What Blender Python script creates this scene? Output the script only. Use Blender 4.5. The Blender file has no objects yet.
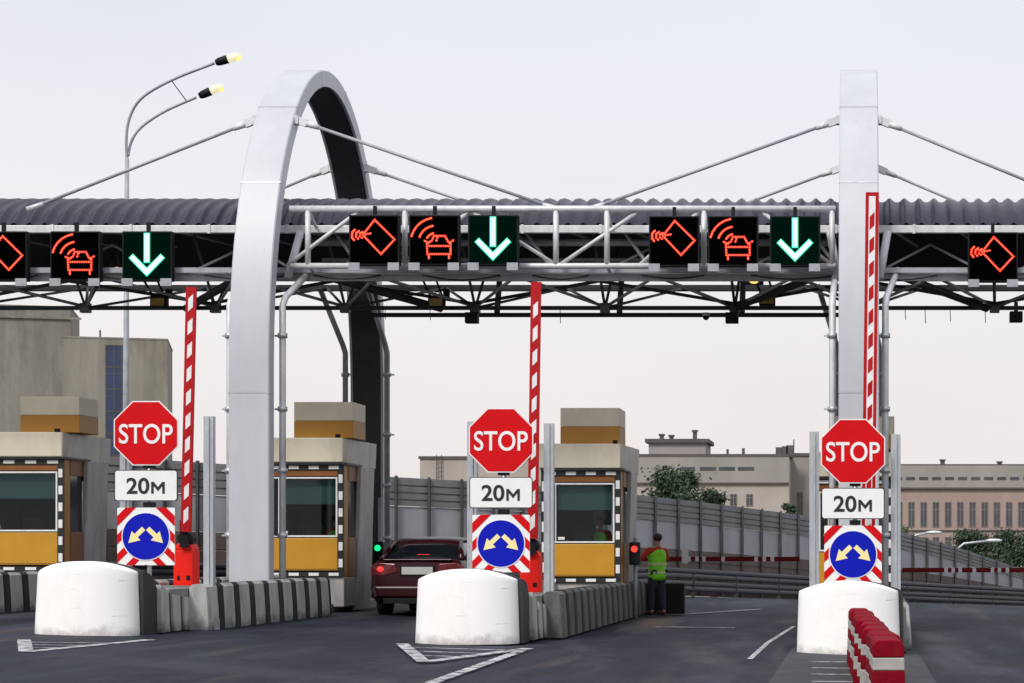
import bpy, bmesh, math, random
from mathutils import Vector, Matrix
random.seed(7)
S = bpy.context.scene
COL = S.collection
F = 2100.0; VX = 860.0; VY = 550.0; CZ = 1.35      # focal length in px, principal point, eye height
R = math.radians

def P(px, py, s): return Vector(((px-VX)/s, F/s, CZ+(VY-py)/s))
def X_(px, s): return (px-VX)/s
def H(x, y):
    xx = max(-40, min(15, x))
    d = max(0.0, y-58)*0.028
    c = -0.02*xx if xx < -5.1 else 0.102-0.031*(xx+5.1)
    return c - min(d, 3.0)
def G(px, py):
    s = (py-VY-0.02*(px-VX))/CZ
    return (X_(px, s), F/s)

# ------------------------------------------------------------------ materials
def mat(name, col, rough=0.6, metal=0.0, var=0.25, scale=4.0, streak=0.0, bump=0.0, bscale=40, spec=0.5, dirt=None, dirt_amt=0.0, coord='Object'):
    m = bpy.data.materials.new(name); m.use_nodes = True
    nt = m.node_tree; n = nt.nodes; l = nt.links
    b = n['Principled BSDF']
    b.inputs['Roughness'].default_value = rough; b.inputs['Metallic'].default_value = metal
    b.inputs['Specular IOR Level'].default_value = spec
    tc = n.new('ShaderNodeTexCoord')
    mp = n.new('ShaderNodeMapping'); l.new(tc.outputs[coord], mp.inputs[0])
    nz = n.new('ShaderNodeTexNoise'); nz.inputs['Scale'].default_value = scale; nz.inputs['Detail'].default_value = 8
    nz.inputs['Roughness'].default_value = 0.65
    if streak: mp.inputs['Scale'].default_value = (1, 1, streak)
    l.new(mp.outputs[0], nz.inputs['Vector'])
    cr = n.new('ShaderNodeValToRGB'); l.new(nz.outputs[0], cr.inputs[0])
    c0 = [c*(1-var) for c in col[:3]]+[1]; c1 = [min(1, c*(1+var*0.35)) for c in col[:3]]+[1]
    cr.color_ramp.elements[0].position = 0.3; cr.color_ramp.elements[1].position = 0.68
    cr.color_ramp.elements[0].color = c0; cr.color_ramp.elements[1].color = c1
    out = cr.outputs[0]
    if dirt:
        n2 = n.new('ShaderNodeTexNoise'); n2.inputs['Scale'].default_value = scale*0.6; n2.inputs['Detail'].default_value = 10
        n2.inputs['Roughness'].default_value = 0.75
        m2 = n.new('ShaderNodeMapping'); m2.inputs['Location'].default_value = (3.1, 7.7, 1.9); m2.inputs['Scale'].default_value = (1, 1, 0.35)
        l.new(tc.outputs[coord], m2.inputs[0]); l.new(m2.outputs[0], n2.inputs['Vector'])
        r2 = n.new('ShaderNodeValToRGB'); l.new(n2.outputs[0], r2.inputs[0])
        r2.color_ramp.elements[0].position = 0.5; r2.color_ramp.elements[1].position = 0.72
        r2.color_ramp.elements[0].color = (0, 0, 0, 1); r2.color_ramp.elements[1].color = (dirt_amt,)*3+(1,)
        mx = n.new('ShaderNodeMix'); mx.data_type = 'RGBA'
        l.new(r2.outputs[0], mx.inputs[0]); l.new(out, mx.inputs[6]); mx.inputs[7].default_value = (*dirt, 1)
        out = mx.outputs[2]
    l.new(out, b.inputs['Base Color'])
    rr = n.new('ShaderNodeMapRange'); l.new(nz.outputs[0], rr.inputs[0])
    rr.inputs[3].default_value = max(0, rough-0.1); rr.inputs[4].default_value = min(1, rough+0.1)
    l.new(rr.outputs[0], b.inputs['Roughness'])
    if bump:
        nb = n.new('ShaderNodeTexNoise'); nb.inputs['Scale'].default_value = bscale; nb.inputs['Detail'].default_value = 5
        l.new(tc.outputs[coord], nb.inputs['Vector'])
        bp = n.new('ShaderNodeBump'); bp.inputs['Strength'].default_value = bump; bp.inputs['Distance'].default_value = 0.02
        l.new(nb.outputs[0], bp.inputs['Height']); l.new(bp.outputs[0], b.inputs['Normal'])
    return m
def emis(name, col, st):
    m = bpy.data.materials.new(name); m.use_nodes = True
    b = m.node_tree.nodes['Principled BSDF']
    b.inputs['Base Color'].default_value = (*[c*0.3 for c in col], 1)
    b.inputs['Emission Color'].default_value = (*col, 1); b.inputs['Emission Strength'].default_value = st
    return m
def glass(name, tint, gloss=0.25, rough=0.03):
    m = bpy.data.materials.new(name); m.use_nodes = True
    nt = m.node_tree; n = nt.nodes; l = nt.links
    n.remove(n['Principled BSDF'])
    t = n.new('ShaderNodeBsdfTransparent'); t.inputs[0].default_value = (*tint, 1)
    g = n.new('ShaderNodeBsdfGlossy'); g.inputs['Roughness'].default_value = rough; g.inputs[0].default_value = (0.9, 0.95, 1, 1)
    fr = n.new('ShaderNodeFresnel'); fr.inputs[0].default_value = 1.28
    ad = n.new('ShaderNodeMath'); ad.operation = 'ADD'; ad.inputs[1].default_value = gloss; l.new(fr.outputs[0], ad.inputs[0])
    mx = n.new('ShaderNodeMixShader'); l.new(ad.outputs[0], mx.inputs[0]); l.new(t.outputs[0], mx.inputs[1]); l.new(g.outputs[0], mx.inputs[2])
    l.new(mx.outputs[0], n['Material Output'].inputs[0])
    return m

M = {}
M['arch'] = mat('arch_paint', (0.50, 0.515, 0.55), 0.45, 0.0, 0.12, 1.2, 0.3, dirt=(0.36, 0.36, 0.37), dirt_amt=0.35)
M['white_steel'] = mat('white_steel', (0.66, 0.67, 0.69), 0.45, 0.1, 0.22, 6, 0.4, dirt=(0.25, 0.23, 0.21), dirt_amt=0.4)
M['grey_steel'] = mat('grey_steel', (0.36, 0.38, 0.41), 0.5, 0.1, 0.25, 5)
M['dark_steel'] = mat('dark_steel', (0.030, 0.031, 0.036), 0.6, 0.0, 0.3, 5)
M['galv'] = mat('galvanised', (0.48, 0.51, 0.54), 0.42, 0.4, 0.25, 9, 0.3)
M['mid_steel'] = mat('mid_steel', (0.13, 0.135, 0.145), 0.5, 0.0, 0.3, 5)
M['soffit'] = mat('soffit', (0.018, 0.019, 0.022), 0.8, 0, 0.4, 2)
M['roof'] = mat('roof_tile', (0.014, 0.011, 0.031), 0.42, 0.0, 0.35, 3, dirt=(0.055, 0.05, 0.07), dirt_amt=0.4)
M['black'] = mat('black_plastic', (0.008, 0.008, 0.010), 0.6, 0, 0.3, 8, spec=0.2)
M['panel_face'] = mat('display_face', (0.0012, 0.001, 0.0014), 0.9, 0, 0.3, 60, spec=0.0)
M['panel_green'] = mat('display_face_green', (0.0005, 0.008, 0.005), 0.9, 0, 0.3, 60, spec=0.0)
M['led_red'] = emis('led_red', (1.0, 0.035, 0.015), 1.5)
M['led_core'] = emis('led_orange', (1.0, 0.22, 0.10), 1.7)
M['led_green'] = emis('led_green', (0.02, 0.60, 0.36), 1.6)
M['led_white'] = emis('led_pale', (0.45, 1.0, 0.80), 2.2)
M['lamp_lit'] = emis('lamp_lit', (1.0, 0.62, 0.14), 1.5)
M['lamp_shell'] = emis('lamp_bowl', (1.0, 0.90, 0.66), 0.75)
M['tl_red'] = emis('signal_red', (1.0, 0.04, 0.02), 2); M['tl_green'] = emis('signal_green', (0.01, 0.85, 0.25), 1.6)
M['tail_lit'] = emis('tail_lit', (1.0, 0.03, 0.03), 1.6)
M['red_sign'] = mat('red_sign', (0.60, 0.004, 0.008), 0.6, 0, 0.08, 3, spec=0.12)
M['red_paint'] = mat('red_paint', (0.45, 0.006, 0.010), 0.55, 0, 0.25, 6, spec=0.2)
M['exit_red'] = mat('exit_red', (0.17, 0.008, 0.010), 0.6, 0, 0.2, 6, spec=0.15)
M['crimson'] = mat('crimson_plastic', (0.20, 0.003, 0.013), 0.75, 0, 0.25, 6, spec=0.05, dirt=(0.16, 0.03, 0.03), dirt_amt=0.5)
M['red_box'] = mat('red_box', (0.85, 0.016, 0.008), 0.55, 0, 0.12, 4, spec=0.2)
M['white_sign'] = mat('white_sign', (0.82, 0.83, 0.82), 0.5, 0, 0.07, 3, spec=0.2)
M['white_mark'] = mat('white_mark', (0.80, 0.80, 0.80), 0.5, 0, 0.15, 10)
M['blue_sign'] = mat('blue_sign', (0.004, 0.010, 0.42), 0.6, 0, 0.08, 3, spec=0.12)
M['yellow_arrow'] = mat('yellow_arrow', (0.90, 0.78, 0.36), 0.4, 0, 0.05, 3)
M['black_ink'] = mat('black_ink', (0.012, 0.012, 0.012), 0.5, 0, 0.1, 3)
M['nose'] = mat('nose_white', (0.90, 0.89, 0.87), 0.6, 0, 0.035, 2.5, 0.6, 0.08, 25, dirt=(0.50, 0.47, 0.43), dirt_amt=0.22)
M['nose_black'] = mat('nose_black', (0.022, 0.022, 0.024), 0.6, 0, 0.5, 5, 0, 0.3, 25)
M['wall_white'] = mat('barrier_white', (0.44, 0.44, 0.425), 0.75, 0, 0.32, 3.5, 0.4, 0.3, 30, dirt=(0.14, 0.13, 0.12), dirt_amt=0.6)
M['wall_black'] = mat('barrier_black', (0.010, 0.010, 0.012), 0.8, 0, 0.5, 5, 0.4, 0.3, 30, dirt=(0.09, 0.085, 0.08), dirt_amt=0.4)
M['wall_shaded'] = mat('barrier_shaded', (0.13, 0.126, 0.12), 0.8, 0, 0.5, 3.5, 0.4, 0.4, 30, dirt=(0.035, 0.033, 0.032), dirt_amt=0.7)  # darker barrier white: shade put into the base colour, plus dirt blotches
M['concrete'] = mat('concrete', (0.24, 0.235, 0.22), 0.85, 0, 0.3, 3, 0, 0.4, 30)
M['beige'] = mat('beige_panel', (0.72, 0.66, 0.51), 0.5, 0, 0.10, 2, 0.3, dirt=(0.33, 0.27, 0.19), dirt_amt=0.3)
M['stained'] = mat('stained_panel', (0.66, 0.65, 0.60), 0.5, 0.0, 0.2, 3, 0.3, dirt=(0.27, 0.17, 0.10), dirt_amt=0.75)
M['ochre'] = mat('ochre_panel', (0.47, 0.215, 0.022), 0.5, 0, 0.12, 2)
M['yellow'] = mat('yellow_panel', (0.54, 0.265, 0.012), 0.45, 0, 0.10, 2)
M['brown'] = mat('brown_panel', (0.24, 0.085, 0.014), 0.5, 0, 0.2, 3)
M['inox'] = mat('worn_inox', (0.44, 0.43, 0.42), 0.45, 0.1, 0.35, 3, 0.3, dirt=(0.12, 0.10, 0.09), dirt_amt=0.5)
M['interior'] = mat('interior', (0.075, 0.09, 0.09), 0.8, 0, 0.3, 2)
M['blind'] = mat('blind', (0.085, 0.135, 0.135), 0.7, 0, 0.15, 2)
M['booth_glass'] = glass('booth_glass', (0.78, 0.86, 0.86), 0.0)
M['dark_glass'] = mat('dark_glass', (0.008, 0.010, 0.014), 0.1, 0, 0.2, 1, spec=0.4)
M['window_glass'] = mat('window_glass', (0.07, 0.072, 0.085), 0.25, 0, 0.4, 0.4)
M['blue_glass'] = mat('blue_glass', (0.028, 0.045, 0.11), 0.3, 0, 0.4, 0.5)
M['car'] = mat('car_paint', (0.026, 0.0006, 0.004), 0.3, 0.0, 0.08, 2, spec=0.35)
M['tyre'] = mat('tyre', (0.018, 0.018, 0.018), 0.85, 0, 0.3, 10)
M['rim'] = mat('rim', (0.35, 0.35, 0.36), 0.3, 0.8, 0.1, 10)
M['tail'] = mat('tail_lens', (0.13, 0.003, 0.006), 0.25, 0, 0.1, 5, spec=0.8)
M['plate'] = mat('plate', (0.45, 0.45, 0.42), 0.5, 0, 0.1, 5)
M['skin'] = mat('skin', (0.38, 0.22, 0.15), 0.6, 0, 0.1, 8)
M['hair'] = mat('hair', (0.03, 0.018, 0.012), 0.7, 0, 0.3, 20)
M['hivis'] = mat('hivis', (0.26, 0.85, 0.02), 0.6, 0, 0.25, 7, 0, 0.3, 18)
M['orange_cloth'] = mat('orange_cloth', (0.55, 0.035, 0.010), 0.7, 0, 0.25, 7)
M['reflect'] = mat('reflective', (0.66, 0.68, 0.40), 0.35, 0, 0.1, 7)
M['trousers'] = mat('trousers', (0.020, 0.024, 0.040), 0.8, 0, 0.3, 7)
M['shoe'] = mat('shoe', (0.06, 0.018, 0.018), 0.6, 0, 0.2, 7)
M['fence_metal'] = mat('fence_metal', (0.20, 0.195, 0.20), 0.6, 0.0, 0.3, 1.5, 0.4)
M['fence_post'] = mat('fence_post', (0.055, 0.055, 0.060), 0.6, 0.0, 0.3, 3)
M['fence_panel'] = mat('fence_clear', (0.34, 0.345, 0.365), 0.5, 0, 0.22, 0.9, 0.5)
M['plinth'] = mat('fence_plinth', (0.125, 0.095, 0.085), 0.8, 0, 0.35, 2, 0.6)
M['rail'] = mat('guardrail', (0.05, 0.053, 0.06), 0.45, 0.4, 0.35, 2)
M['leaf'] = mat('leaf', (0.045, 0.075, 0.040), 0.7, 0, 0.45, 1.3)
M['leaf2'] = mat('leaf_pale', (0.085, 0.115, 0.060), 0.7, 0, 0.4, 1.3)
M['bark'] = mat('bark', (0.07, 0.055, 0.045), 0.9, 0, 0.4, 6)
M['bld_grey'] = mat('bld_concrete', (0.25, 0.235, 0.205), 0.9, 0, 0.42, 0.5, 0.12, dirt=(0.10, 0.088, 0.075), dirt_amt=0.85)
M['bld_grey2'] = mat('bld_concrete_warm', (0.27, 0.25, 0.21), 0.9, 0, 0.42, 0.6, 0.12, dirt=(0.11, 0.095, 0.08), dirt_amt=0.85)
M['bld_pale'] = mat('bld_render', (0.42, 0.37, 0.335), 0.9, 0, 0.18, 0.3, 0.4, dirt=(0.27, 0.24, 0.22), dirt_amt=0.5)
M['bld_top'] = mat('bld_render_grey', (0.31, 0.285, 0.27), 0.9, 0, 0.2, 0.3, 0.4, dirt=(0.22, 0.20, 0.19), dirt_amt=0.5)
M['bld_pink'] = mat('bld_pink', (0.36, 0.27, 0.24), 0.9, 0, 0.22, 0.3, 0.4, dirt=(0.25, 0.18, 0.16), dirt_amt=0.5)
M['bld_frame'] = mat('bld_frame', (0.20, 0.17, 0.16), 0.8, 0, 0.3, 0.8)
M['bld_dark'] = mat('bld_dark', (0.10, 0.09, 0.09), 0.9, 0, 0.3, 0.5)
M['earth'] = mat('earth', (0.10, 0.11, 0.06), 0.95, 0, 0.5, 0.3)

def asphalt():
    m = bpy.data.materials.new('asphalt'); m.use_nodes = True
    nt = m.node_tree; n = nt.nodes; l = nt.links; b = n['Principled BSDF']
    tc = n.new('ShaderNodeTexCoord')
    def nz(scale, sc, det=8, r=0.6):
        mp = n.new('ShaderNodeMapping'); mp.inputs['Scale'].default_value = sc; l.new(tc.outputs['Object'], mp.inputs[0])
        t = n.new('ShaderNodeTexNoise'); t.inputs['Scale'].default_value = scale; t.inputs['Detail'].default_value = det; t.inputs['Roughness'].default_value = r
        l.new(mp.outputs[0], t.inputs['Vector']); return t.outputs[0]
    big = nz(1.0, (0.9, 0.12, 1)); med = nz(1.6, (1, 0.5, 1)); fine = nz(90, (1, 1, 1), 3)
    cr = n.new('ShaderNodeValToRGB'); l.new(big, cr.inputs[0])
    e = cr.color_ramp.elements; e[0].position = 0.33; e[0].color = (0.010, 0.012, 0.021, 1); e[1].position = 0.80; e[1].color = (0.075, 0.076, 0.105, 1)
    x = e.new(0.52); x.color = (0.021, 0.025, 0.041, 1)
    c2 = n.new('ShaderNodeValToRGB'); l.new(med, c2.inputs[0]); e = c2.color_ramp.elements
    e[0].position = 0.42; e[0].color = (0.62, 0.62, 0.62, 1); e[1].position = 0.66; e[1].color = (1.15, 1.13, 1.1, 1)
    c3 = n.new('ShaderNodeValToRGB'); l.new(fine, c3.inputs[0]); e = c3.color_ramp.elements
    e[0].position = 0.3; e[0].color = (0.7, 0.7, 0.7, 1); e[1].position = 0.7; e[1].color = (1.25, 1.25, 1.25, 1)
    m1 = n.new('ShaderNodeMix'); m1.data_type = 'RGBA'; m1.blend_type = 'MULTIPLY'; m1.inputs[0].default_value = 1
    l.new(cr.outputs[0], m1.inputs[6]); l.new(c2.outputs[0], m1.inputs[7])
    m2 = n.new('ShaderNodeMix'); m2.data_type = 'RGBA'; m2.blend_type = 'MULTIPLY'; m2.inputs[0].default_value = 1
    l.new(m1.outputs[2], m2.inputs[6]); l.new(c3.outputs[0], m2.inputs[7])
    def stain(src, cx, cy, rx, ry, rot, col, amt):
        mp = n.new('ShaderNodeMapping'); mp.vector_type = 'TEXTURE'; mp.inputs['Location'].default_value = (cx, cy, 0); mp.inputs['Rotation'].default_value = (0, 0, rot); mp.inputs['Scale'].default_value = (rx, ry, 1000)
        l.new(tc.outputs['Object'], mp.inputs[0]); ln = n.new('ShaderNodeVectorMath'); ln.operation = 'LENGTH'; l.new(mp.outputs[0], ln.inputs[0])
        a1 = n.new('ShaderNodeMath'); a1.operation = 'MULTIPLY_ADD'; l.new(st2, a1.inputs[0]); a1.inputs[1].default_value = 1.6; a1.inputs[2].default_value = -0.8
        a2 = n.new('ShaderNodeMath'); l.new(ln.outputs['Value'], a2.inputs[0]); l.new(a1.outputs[0], a2.inputs[1])
        mr = n.new('ShaderNodeMapRange'); mr.interpolation_type = 'SMOOTHSTEP'; l.new(a2.outputs[0], mr.inputs[0]); mr.inputs[1].default_value = 0.1; mr.inputs[2].default_value = 1.0; mr.inputs[3].default_value = amt*0.6; mr.inputs[4].default_value = 0
        mm = n.new('ShaderNodeMix'); mm.data_type = 'RGBA'; l.new(mr.outputs[0], mm.inputs[0]); l.new(src, mm.inputs[6]); mm.inputs[7].default_value = (*col, 1); return mm.outputs[2]
    st2 = nz(2.2, (2.4, 0.22, 1), 10, 0.75)
    # rusty brown wheel streak stains
    st = nz(0.9, (1.3, 0.10, 1), 6); r = n.new('ShaderNodeValToRGB'); l.new(st, r.inputs[0]); e = r.color_ramp.elements
    e[0].position = 0.55; e[0].color = (0, 0, 0, 1); e[1].position = 0.68; e[1].color = (0.7, 0.7, 0.7, 1)
    m3 = n.new('ShaderNodeMix'); m3.data_type = 'RGBA'; l.new(r.outputs[0], m3.inputs[0]); l.new(m2.outputs[2], m3.inputs[6])
    m3.inputs[7].default_value = (0.070, 0.055, 0.050, 1)
    vo = n.new('ShaderNodeTexVoronoi'); vo.feature = 'DISTANCE_TO_EDGE'; vo.inputs['Scale'].default_value = 0.35
    mpv = n.new('ShaderNodeMapping'); mpv.inputs['Scale'].default_value = (1.4, 0.5, 1); wn = n.new('ShaderNodeTexNoise'); wn.inputs['Scale'].default_value = 1.5; wn.inputs['Detail'].default_value = 6
    l.new(tc.outputs['Object'], wn.inputs[0]); va = n.new('ShaderNodeVectorMath'); va.operation = 'ADD'; l.new(tc.outputs['Object'], va.inputs[0]); l.new(wn.outputs[1], va.inputs[1])
    l.new(va.outputs[0], mpv.inputs[0]); l.new(mpv.outputs[0], vo.inputs['Vector'])
    rv = n.new('ShaderNodeValToRGB'); l.new(vo.outputs[0], rv.inputs[0]); e = rv.color_ramp.elements; e[0].position = 0.004; e[0].color = (0.35, 0.35, 0.35, 1); e[1].position = 0.012; e[1].color = (1, 1, 1, 1)
    m4 = n.new('ShaderNodeMix'); m4.data_type = 'RGBA'; m4.blend_type = 'MULTIPLY'; m4.inputs[0].default_value = 0.8; l.new(m3.outputs[2], m4.inputs[6]); l.new(rv.outputs[0], m4.inputs[7])
    o5 = m4.outputs[2]
    for (px_, py_, rx, ry, rot, col, amt) in ((655, 618, 0.55, 7.5, 0.10, (0.105, 0.072, 0.052), 0.75), (700, 650, 0.5, 6, 0.15, (0.09, 0.07, 0.058), 0.5), (640, 655, 0.45, 9, 0.1, (0.008, 0.008, 0.012), 0.55), (940, 640, 0.6, 9, -0.02, (0.11, 0.108, 0.115), 0.6), (985, 625, 0.4, 9, 0, (0.008, 0.008, 0.012), 0.6),
            (300, 655, 0.6, 6, 0.5, (0.008, 0.008, 0.013), 0.55), (420, 625, 0.5, 5, 0.2, (0.075, 0.062, 0.055), 0.5), (200, 665, 0.8, 4, 0.9, (0.06, 0.06, 0.072), 0.5), (790, 665, 0.5, 4, 0, (0.085, 0.065, 0.055), 0.5), (560, 635, 0.35, 7, 0.2, (0.065, 0.065, 0.08), 0.6), (760, 600, 1.2, 5, 0.1, (0.055, 0.057, 0.07), 0.6), (350, 630, 1.4, 1.8, 0.4, (0.05, 0.052, 0.068), 0.5)):
        gx, gy = G(px_, py_); o5 = stain(o5, gx, gy, rx, ry, rot, col, amt)
    l.new(o5, b.inputs['Base Color'])
    rr = n.new('ShaderNodeMapRange'); l.new(med, rr.inputs[0]); rr.inputs[3].default_value = 0.55; rr.inputs[4].default_value = 0.9
    l.new(rr.outputs[0], b.inputs['Roughness']); b.inputs['Specular IOR Level'].default_value = 0.18
    bp = n.new('ShaderNodeBump'); bp.inputs['Strength'].default_value = 0.5; bp.inputs['Distance'].default_value = 0.01
    l.new(fine, bp.inputs['Height']); l.new(bp.outputs[0], b.inputs['Normal'])
    return m
M['asphalt'] = asphalt()
def grime(m, col, h=0.22, amt=0.55):
    nt = m.node_tree; n = nt.nodes; l = nt.links; b = n['Principled BSDF']; src = b.inputs['Base Color'].links[0].from_socket
    tc = n.new('ShaderNodeTexCoord'); sp = n.new('ShaderNodeSeparateXYZ'); l.new(tc.outputs['Object'], sp.inputs[0])
    nz = n.new('ShaderNodeTexNoise'); nz.inputs['Scale'].default_value = 5; nz.inputs['Detail'].default_value = 10; nz.inputs['Roughness'].default_value = 0.7; l.new(tc.outputs['Object'], nz.inputs[0])
    mr = n.new('ShaderNodeMapRange'); l.new(sp.outputs[2], mr.inputs[0]); mr.inputs[1].default_value = 0; mr.inputs[2].default_value = h; mr.inputs[3].default_value = 0.32; mr.inputs[4].default_value = -0.22
    ad = n.new('ShaderNodeMath'); l.new(mr.outputs[0], ad.inputs[0]); l.new(nz.outputs[0], ad.inputs[1])
    cr = n.new('ShaderNodeValToRGB'); l.new(ad.outputs[0], cr.inputs[0]); cr.color_ramp.elements[0].position = 0.52; cr.color_ramp.elements[1].position = 0.85; cr.color_ramp.elements[1].color = (amt,)*3+(1,)
    mx = n.new('ShaderNodeMix'); mx.data_type = 'RGBA'; l.new(cr.outputs[0], mx.inputs[0]); l.new(src, mx.inputs[6]); mx.inputs[7].default_value = (*col, 1); l.new(mx.outputs[2], b.inputs['Base Color'])
def scuff(m):
    nt = m.node_tree; n = nt.nodes; l = nt.links; b = n['Principled BSDF']; src = b.inputs['Base Color'].links[0].from_socket
    tc = n.new('ShaderNodeTexCoord'); mp = n.new('ShaderNodeMapping'); mp.inputs['Scale'].default_value = (1.3, 1.3, 16); mp.inputs['Rotation'].default_value = (0, 0.12, 0)
    l.new(tc.outputs['Object'], mp.inputs[0]); nz = n.new('ShaderNodeTexNoise'); nz.inputs['Scale'].default_value = 2.2; nz.inputs['Detail'].default_value = 6; nz.inputs['Roughness'].default_value = 0.7; l.new(mp.outputs[0], nz.inputs[0])
    cr = n.new('ShaderNodeValToRGB'); l.new(nz.outputs[0], cr.inputs[0]); cr.color_ramp.elements[0].position = 0.655; cr.color_ramp.elements[1].position = 0.70; cr.color_ramp.elements[1].color = (0.5, 0.5, 0.5, 1)
    mx = n.new('ShaderNodeMix'); mx.data_type = 'RGBA'; l.new(cr.outputs[0], mx.inputs[0]); l.new(src, mx.inputs[6]); mx.inputs[7].default_value = (0.20, 0.18, 0.17, 1); l.new(mx.outputs[2], b.inputs['Base Color'])
scuff(M['nose']); grime(M['nose'], (0.16, 0.14, 0.12)); grime(M['wall_white'], (0.05, 0.048, 0.045), 0.3, 0.8)
def worn_paint():
    m = mat('road_paint', (0.55, 0.55, 0.56), 0.7, 0, 0.4, 6, 0, 0.3, 60)
    nt = m.node_tree; n = nt.nodes; l = nt.links; b = n['Principled BSDF']
    tc = n.new('ShaderNodeTexCoord'); t = n.new('ShaderNodeTexNoise'); t.inputs['Scale'].default_value = 5; t.inputs['Detail'].default_value = 10; t.inputs['Roughness'].default_value = 0.75
    l.new(tc.outputs['Object'], t.inputs['Vector'])
    r = n.new('ShaderNodeValToRGB'); l.new(t.outputs[0], r.inputs[0]); r.color_ramp.elements[0].position = 0.38; r.color_ramp.elements[1].position = 0.55
    l.new(r.outputs[0], b.inputs['Alpha'])
    return m
M['paint'] = worn_paint()

# ------------------------------------------------------------------ mesh builder
ORG = {}
class MB:
    def __init__(s): s.v = []; s.f = []; s.m = []; s.sm = []
    def add(s, vs, fs, m=0, smooth=False):
        k = len(s.v); s.v += [tuple(v) for v in vs]
        for f in fs: s.f.append(tuple(k+i for i in f)); s.m.append(m); s.sm.append(smooth)
        return s
    def box(s, x0, x1, y0, y1, z0, z1, m=0):
        v = [(x, y, z) for z in (z0, z1) for y in (y0, y1) for x in (x0, x1)]
        return s.add(v, [(0, 2, 3, 1), (4, 5, 7, 6), (0, 1, 5, 4), (2, 6, 7, 3), (0, 4, 6, 2), (1, 3, 7, 5)], m)
    def rect(s, p, q, w, h, m=0):
        """rectangular bar from p to q"""
        p = Vector(p); q = Vector(q); d = (q-p).normalized()
        u = Vector((0, 0, 1)) if abs(d.z) < 0.9 else Vector((0, 1, 0))
        a = d.cross(u).normalized()*w/2; b = a.cross(d).normalized()*h/2
        v = [c+e for c in (p, q) for e in (-a-b, a-b, a+b, -a+b)]
        return s.add(v, [(0, 1, 2, 3), (7, 6, 5, 4), (0, 4, 5, 1), (1, 5, 6, 2), (2, 6, 7, 3), (3, 7, 4, 0)], m)
    def tube(s, pts, r, m=0, n=8, caps=True):
        pts = [Vector(p) for p in pts]; rr = r if isinstance(r, (list, tuple)) else [r]*len(pts)
        rings = []
        d0 = (pts[1]-pts[0]).normalized(); u = Vector((0, 0, 1)) if abs(d0.z) < 0.9 else Vector((0, 1, 0))
        a = d0.cross(u).normalized()
        for i, p in enumerate(pts):
            if i == 0: d = pts[1]-p
            elif i == len(pts)-1: d = p-pts[i-1]
            else: d = (pts[i+1]-p).normalized()+(p-pts[i-1]).normalized()
            d = d.normalized(); a = (a-d*a.dot(d)).normalized(); b = d.cross(a)
            rings.append([p+(a*math.cos(t)+b*math.sin(t))*rr[i] for t in [2*math.pi*k/n for k in range(n)]])
        return s.loft(rings, m, caps, True)
    def loft(s, rings, m=0, caps=True, smooth=False, close=True):
        n = len(rings[0]); vs = [v for r in rings for v in r]; k0 = len(s.v)
        s.v += [tuple(v) for v in vs]
        for i in range(len(rings)-1):
            for j in range(n if close else n-1):
                jj = (j+1) % n
                s.f.append((k0+i*n+j, k0+i*n+jj, k0+(i+1)*n+jj, k0+(i+1)*n+j)); s.m.append(m[i] if isinstance(m, list) else m); s.sm.append(smooth)
        if caps:
            mm = m if isinstance(m, list) else [m]
            s.f.append(tuple(k0+j for j in range(n))[::-1]); s.m.append(mm[0]); s.sm.append(False)
            s.f.append(tuple(k0+(len(rings)-1)*n+j for j in range(n))); s.m.append(mm[-1]); s.sm.append(False)
        return s
    def prism(s, poly, a, b, axis='y', m=0, smooth=False):
        """poly of (u,v); axis y -> (u, a..b, v); axis x -> (a..b, u, v); axis z -> (u,v,a..b)"""
        def q(u, v, t): return (u, t, v) if axis == 'y' else ((t, u, v) if axis == 'x' else (u, v, t))
        return s.loft([[q(u, v, a) for u, v in poly], [q(u, v, b) for u, v in poly]], m, True, smooth)
    def sphere(s, c, r, m=0, n=12, sc=(1, 1, 1)):
        c = Vector(c); rings = []
        for i in range(n//2+1):
            t = math.pi*i/(n//2); rr = max(1e-4, math.sin(t))
            rings.append([c+Vector((r*sc[0]*rr*math.cos(2*math.pi*k/n), r*sc[1]*rr*math.sin(2*math.pi*k/n), -r*sc[2]*math.cos(t))) for k in range(n)])
        return s.loft(rings, m, False, True)
    def build(s, name, mats, parent=None, world=False, bevel=0.0):
        me = bpy.data.meshes.new(name)
        o0 = Vector((0, 0, 0))
        if parent is not None: o0 = ORG.get(parent.name, o0)
        v = [tuple(Vector(p)-o0) for p in s.v] if world else s.v
        me.from_pydata(v, [], s.f)
        if not isinstance(mats, (list, tuple)): mats = [mats]
        for mm in mats: me.materials.append(M[mm] if isinstance(mm, str) else mm)
        for i, p in enumerate(me.polygons): p.material_index = s.m[i]; p.use_smooth = s.sm[i]
        bm = bmesh.new(); bm.from_mesh(me); bmesh.ops.recalc_face_normals(bm, faces=bm.faces); bm.to_mesh(me); bm.free()
        me.update()
        ob = bpy.data.objects.new(name, me); COL.objects.link(ob)
        if parent is not None: ob.parent = parent; ORG[ob.name] = o0
        if bevel:
            b = ob.modifiers.new('b', 'BEVEL'); b.width = bevel; b.segments = 2; b.limit_method = 'ANGLE'; b.angle_limit = R(40)
        return ob
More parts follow.
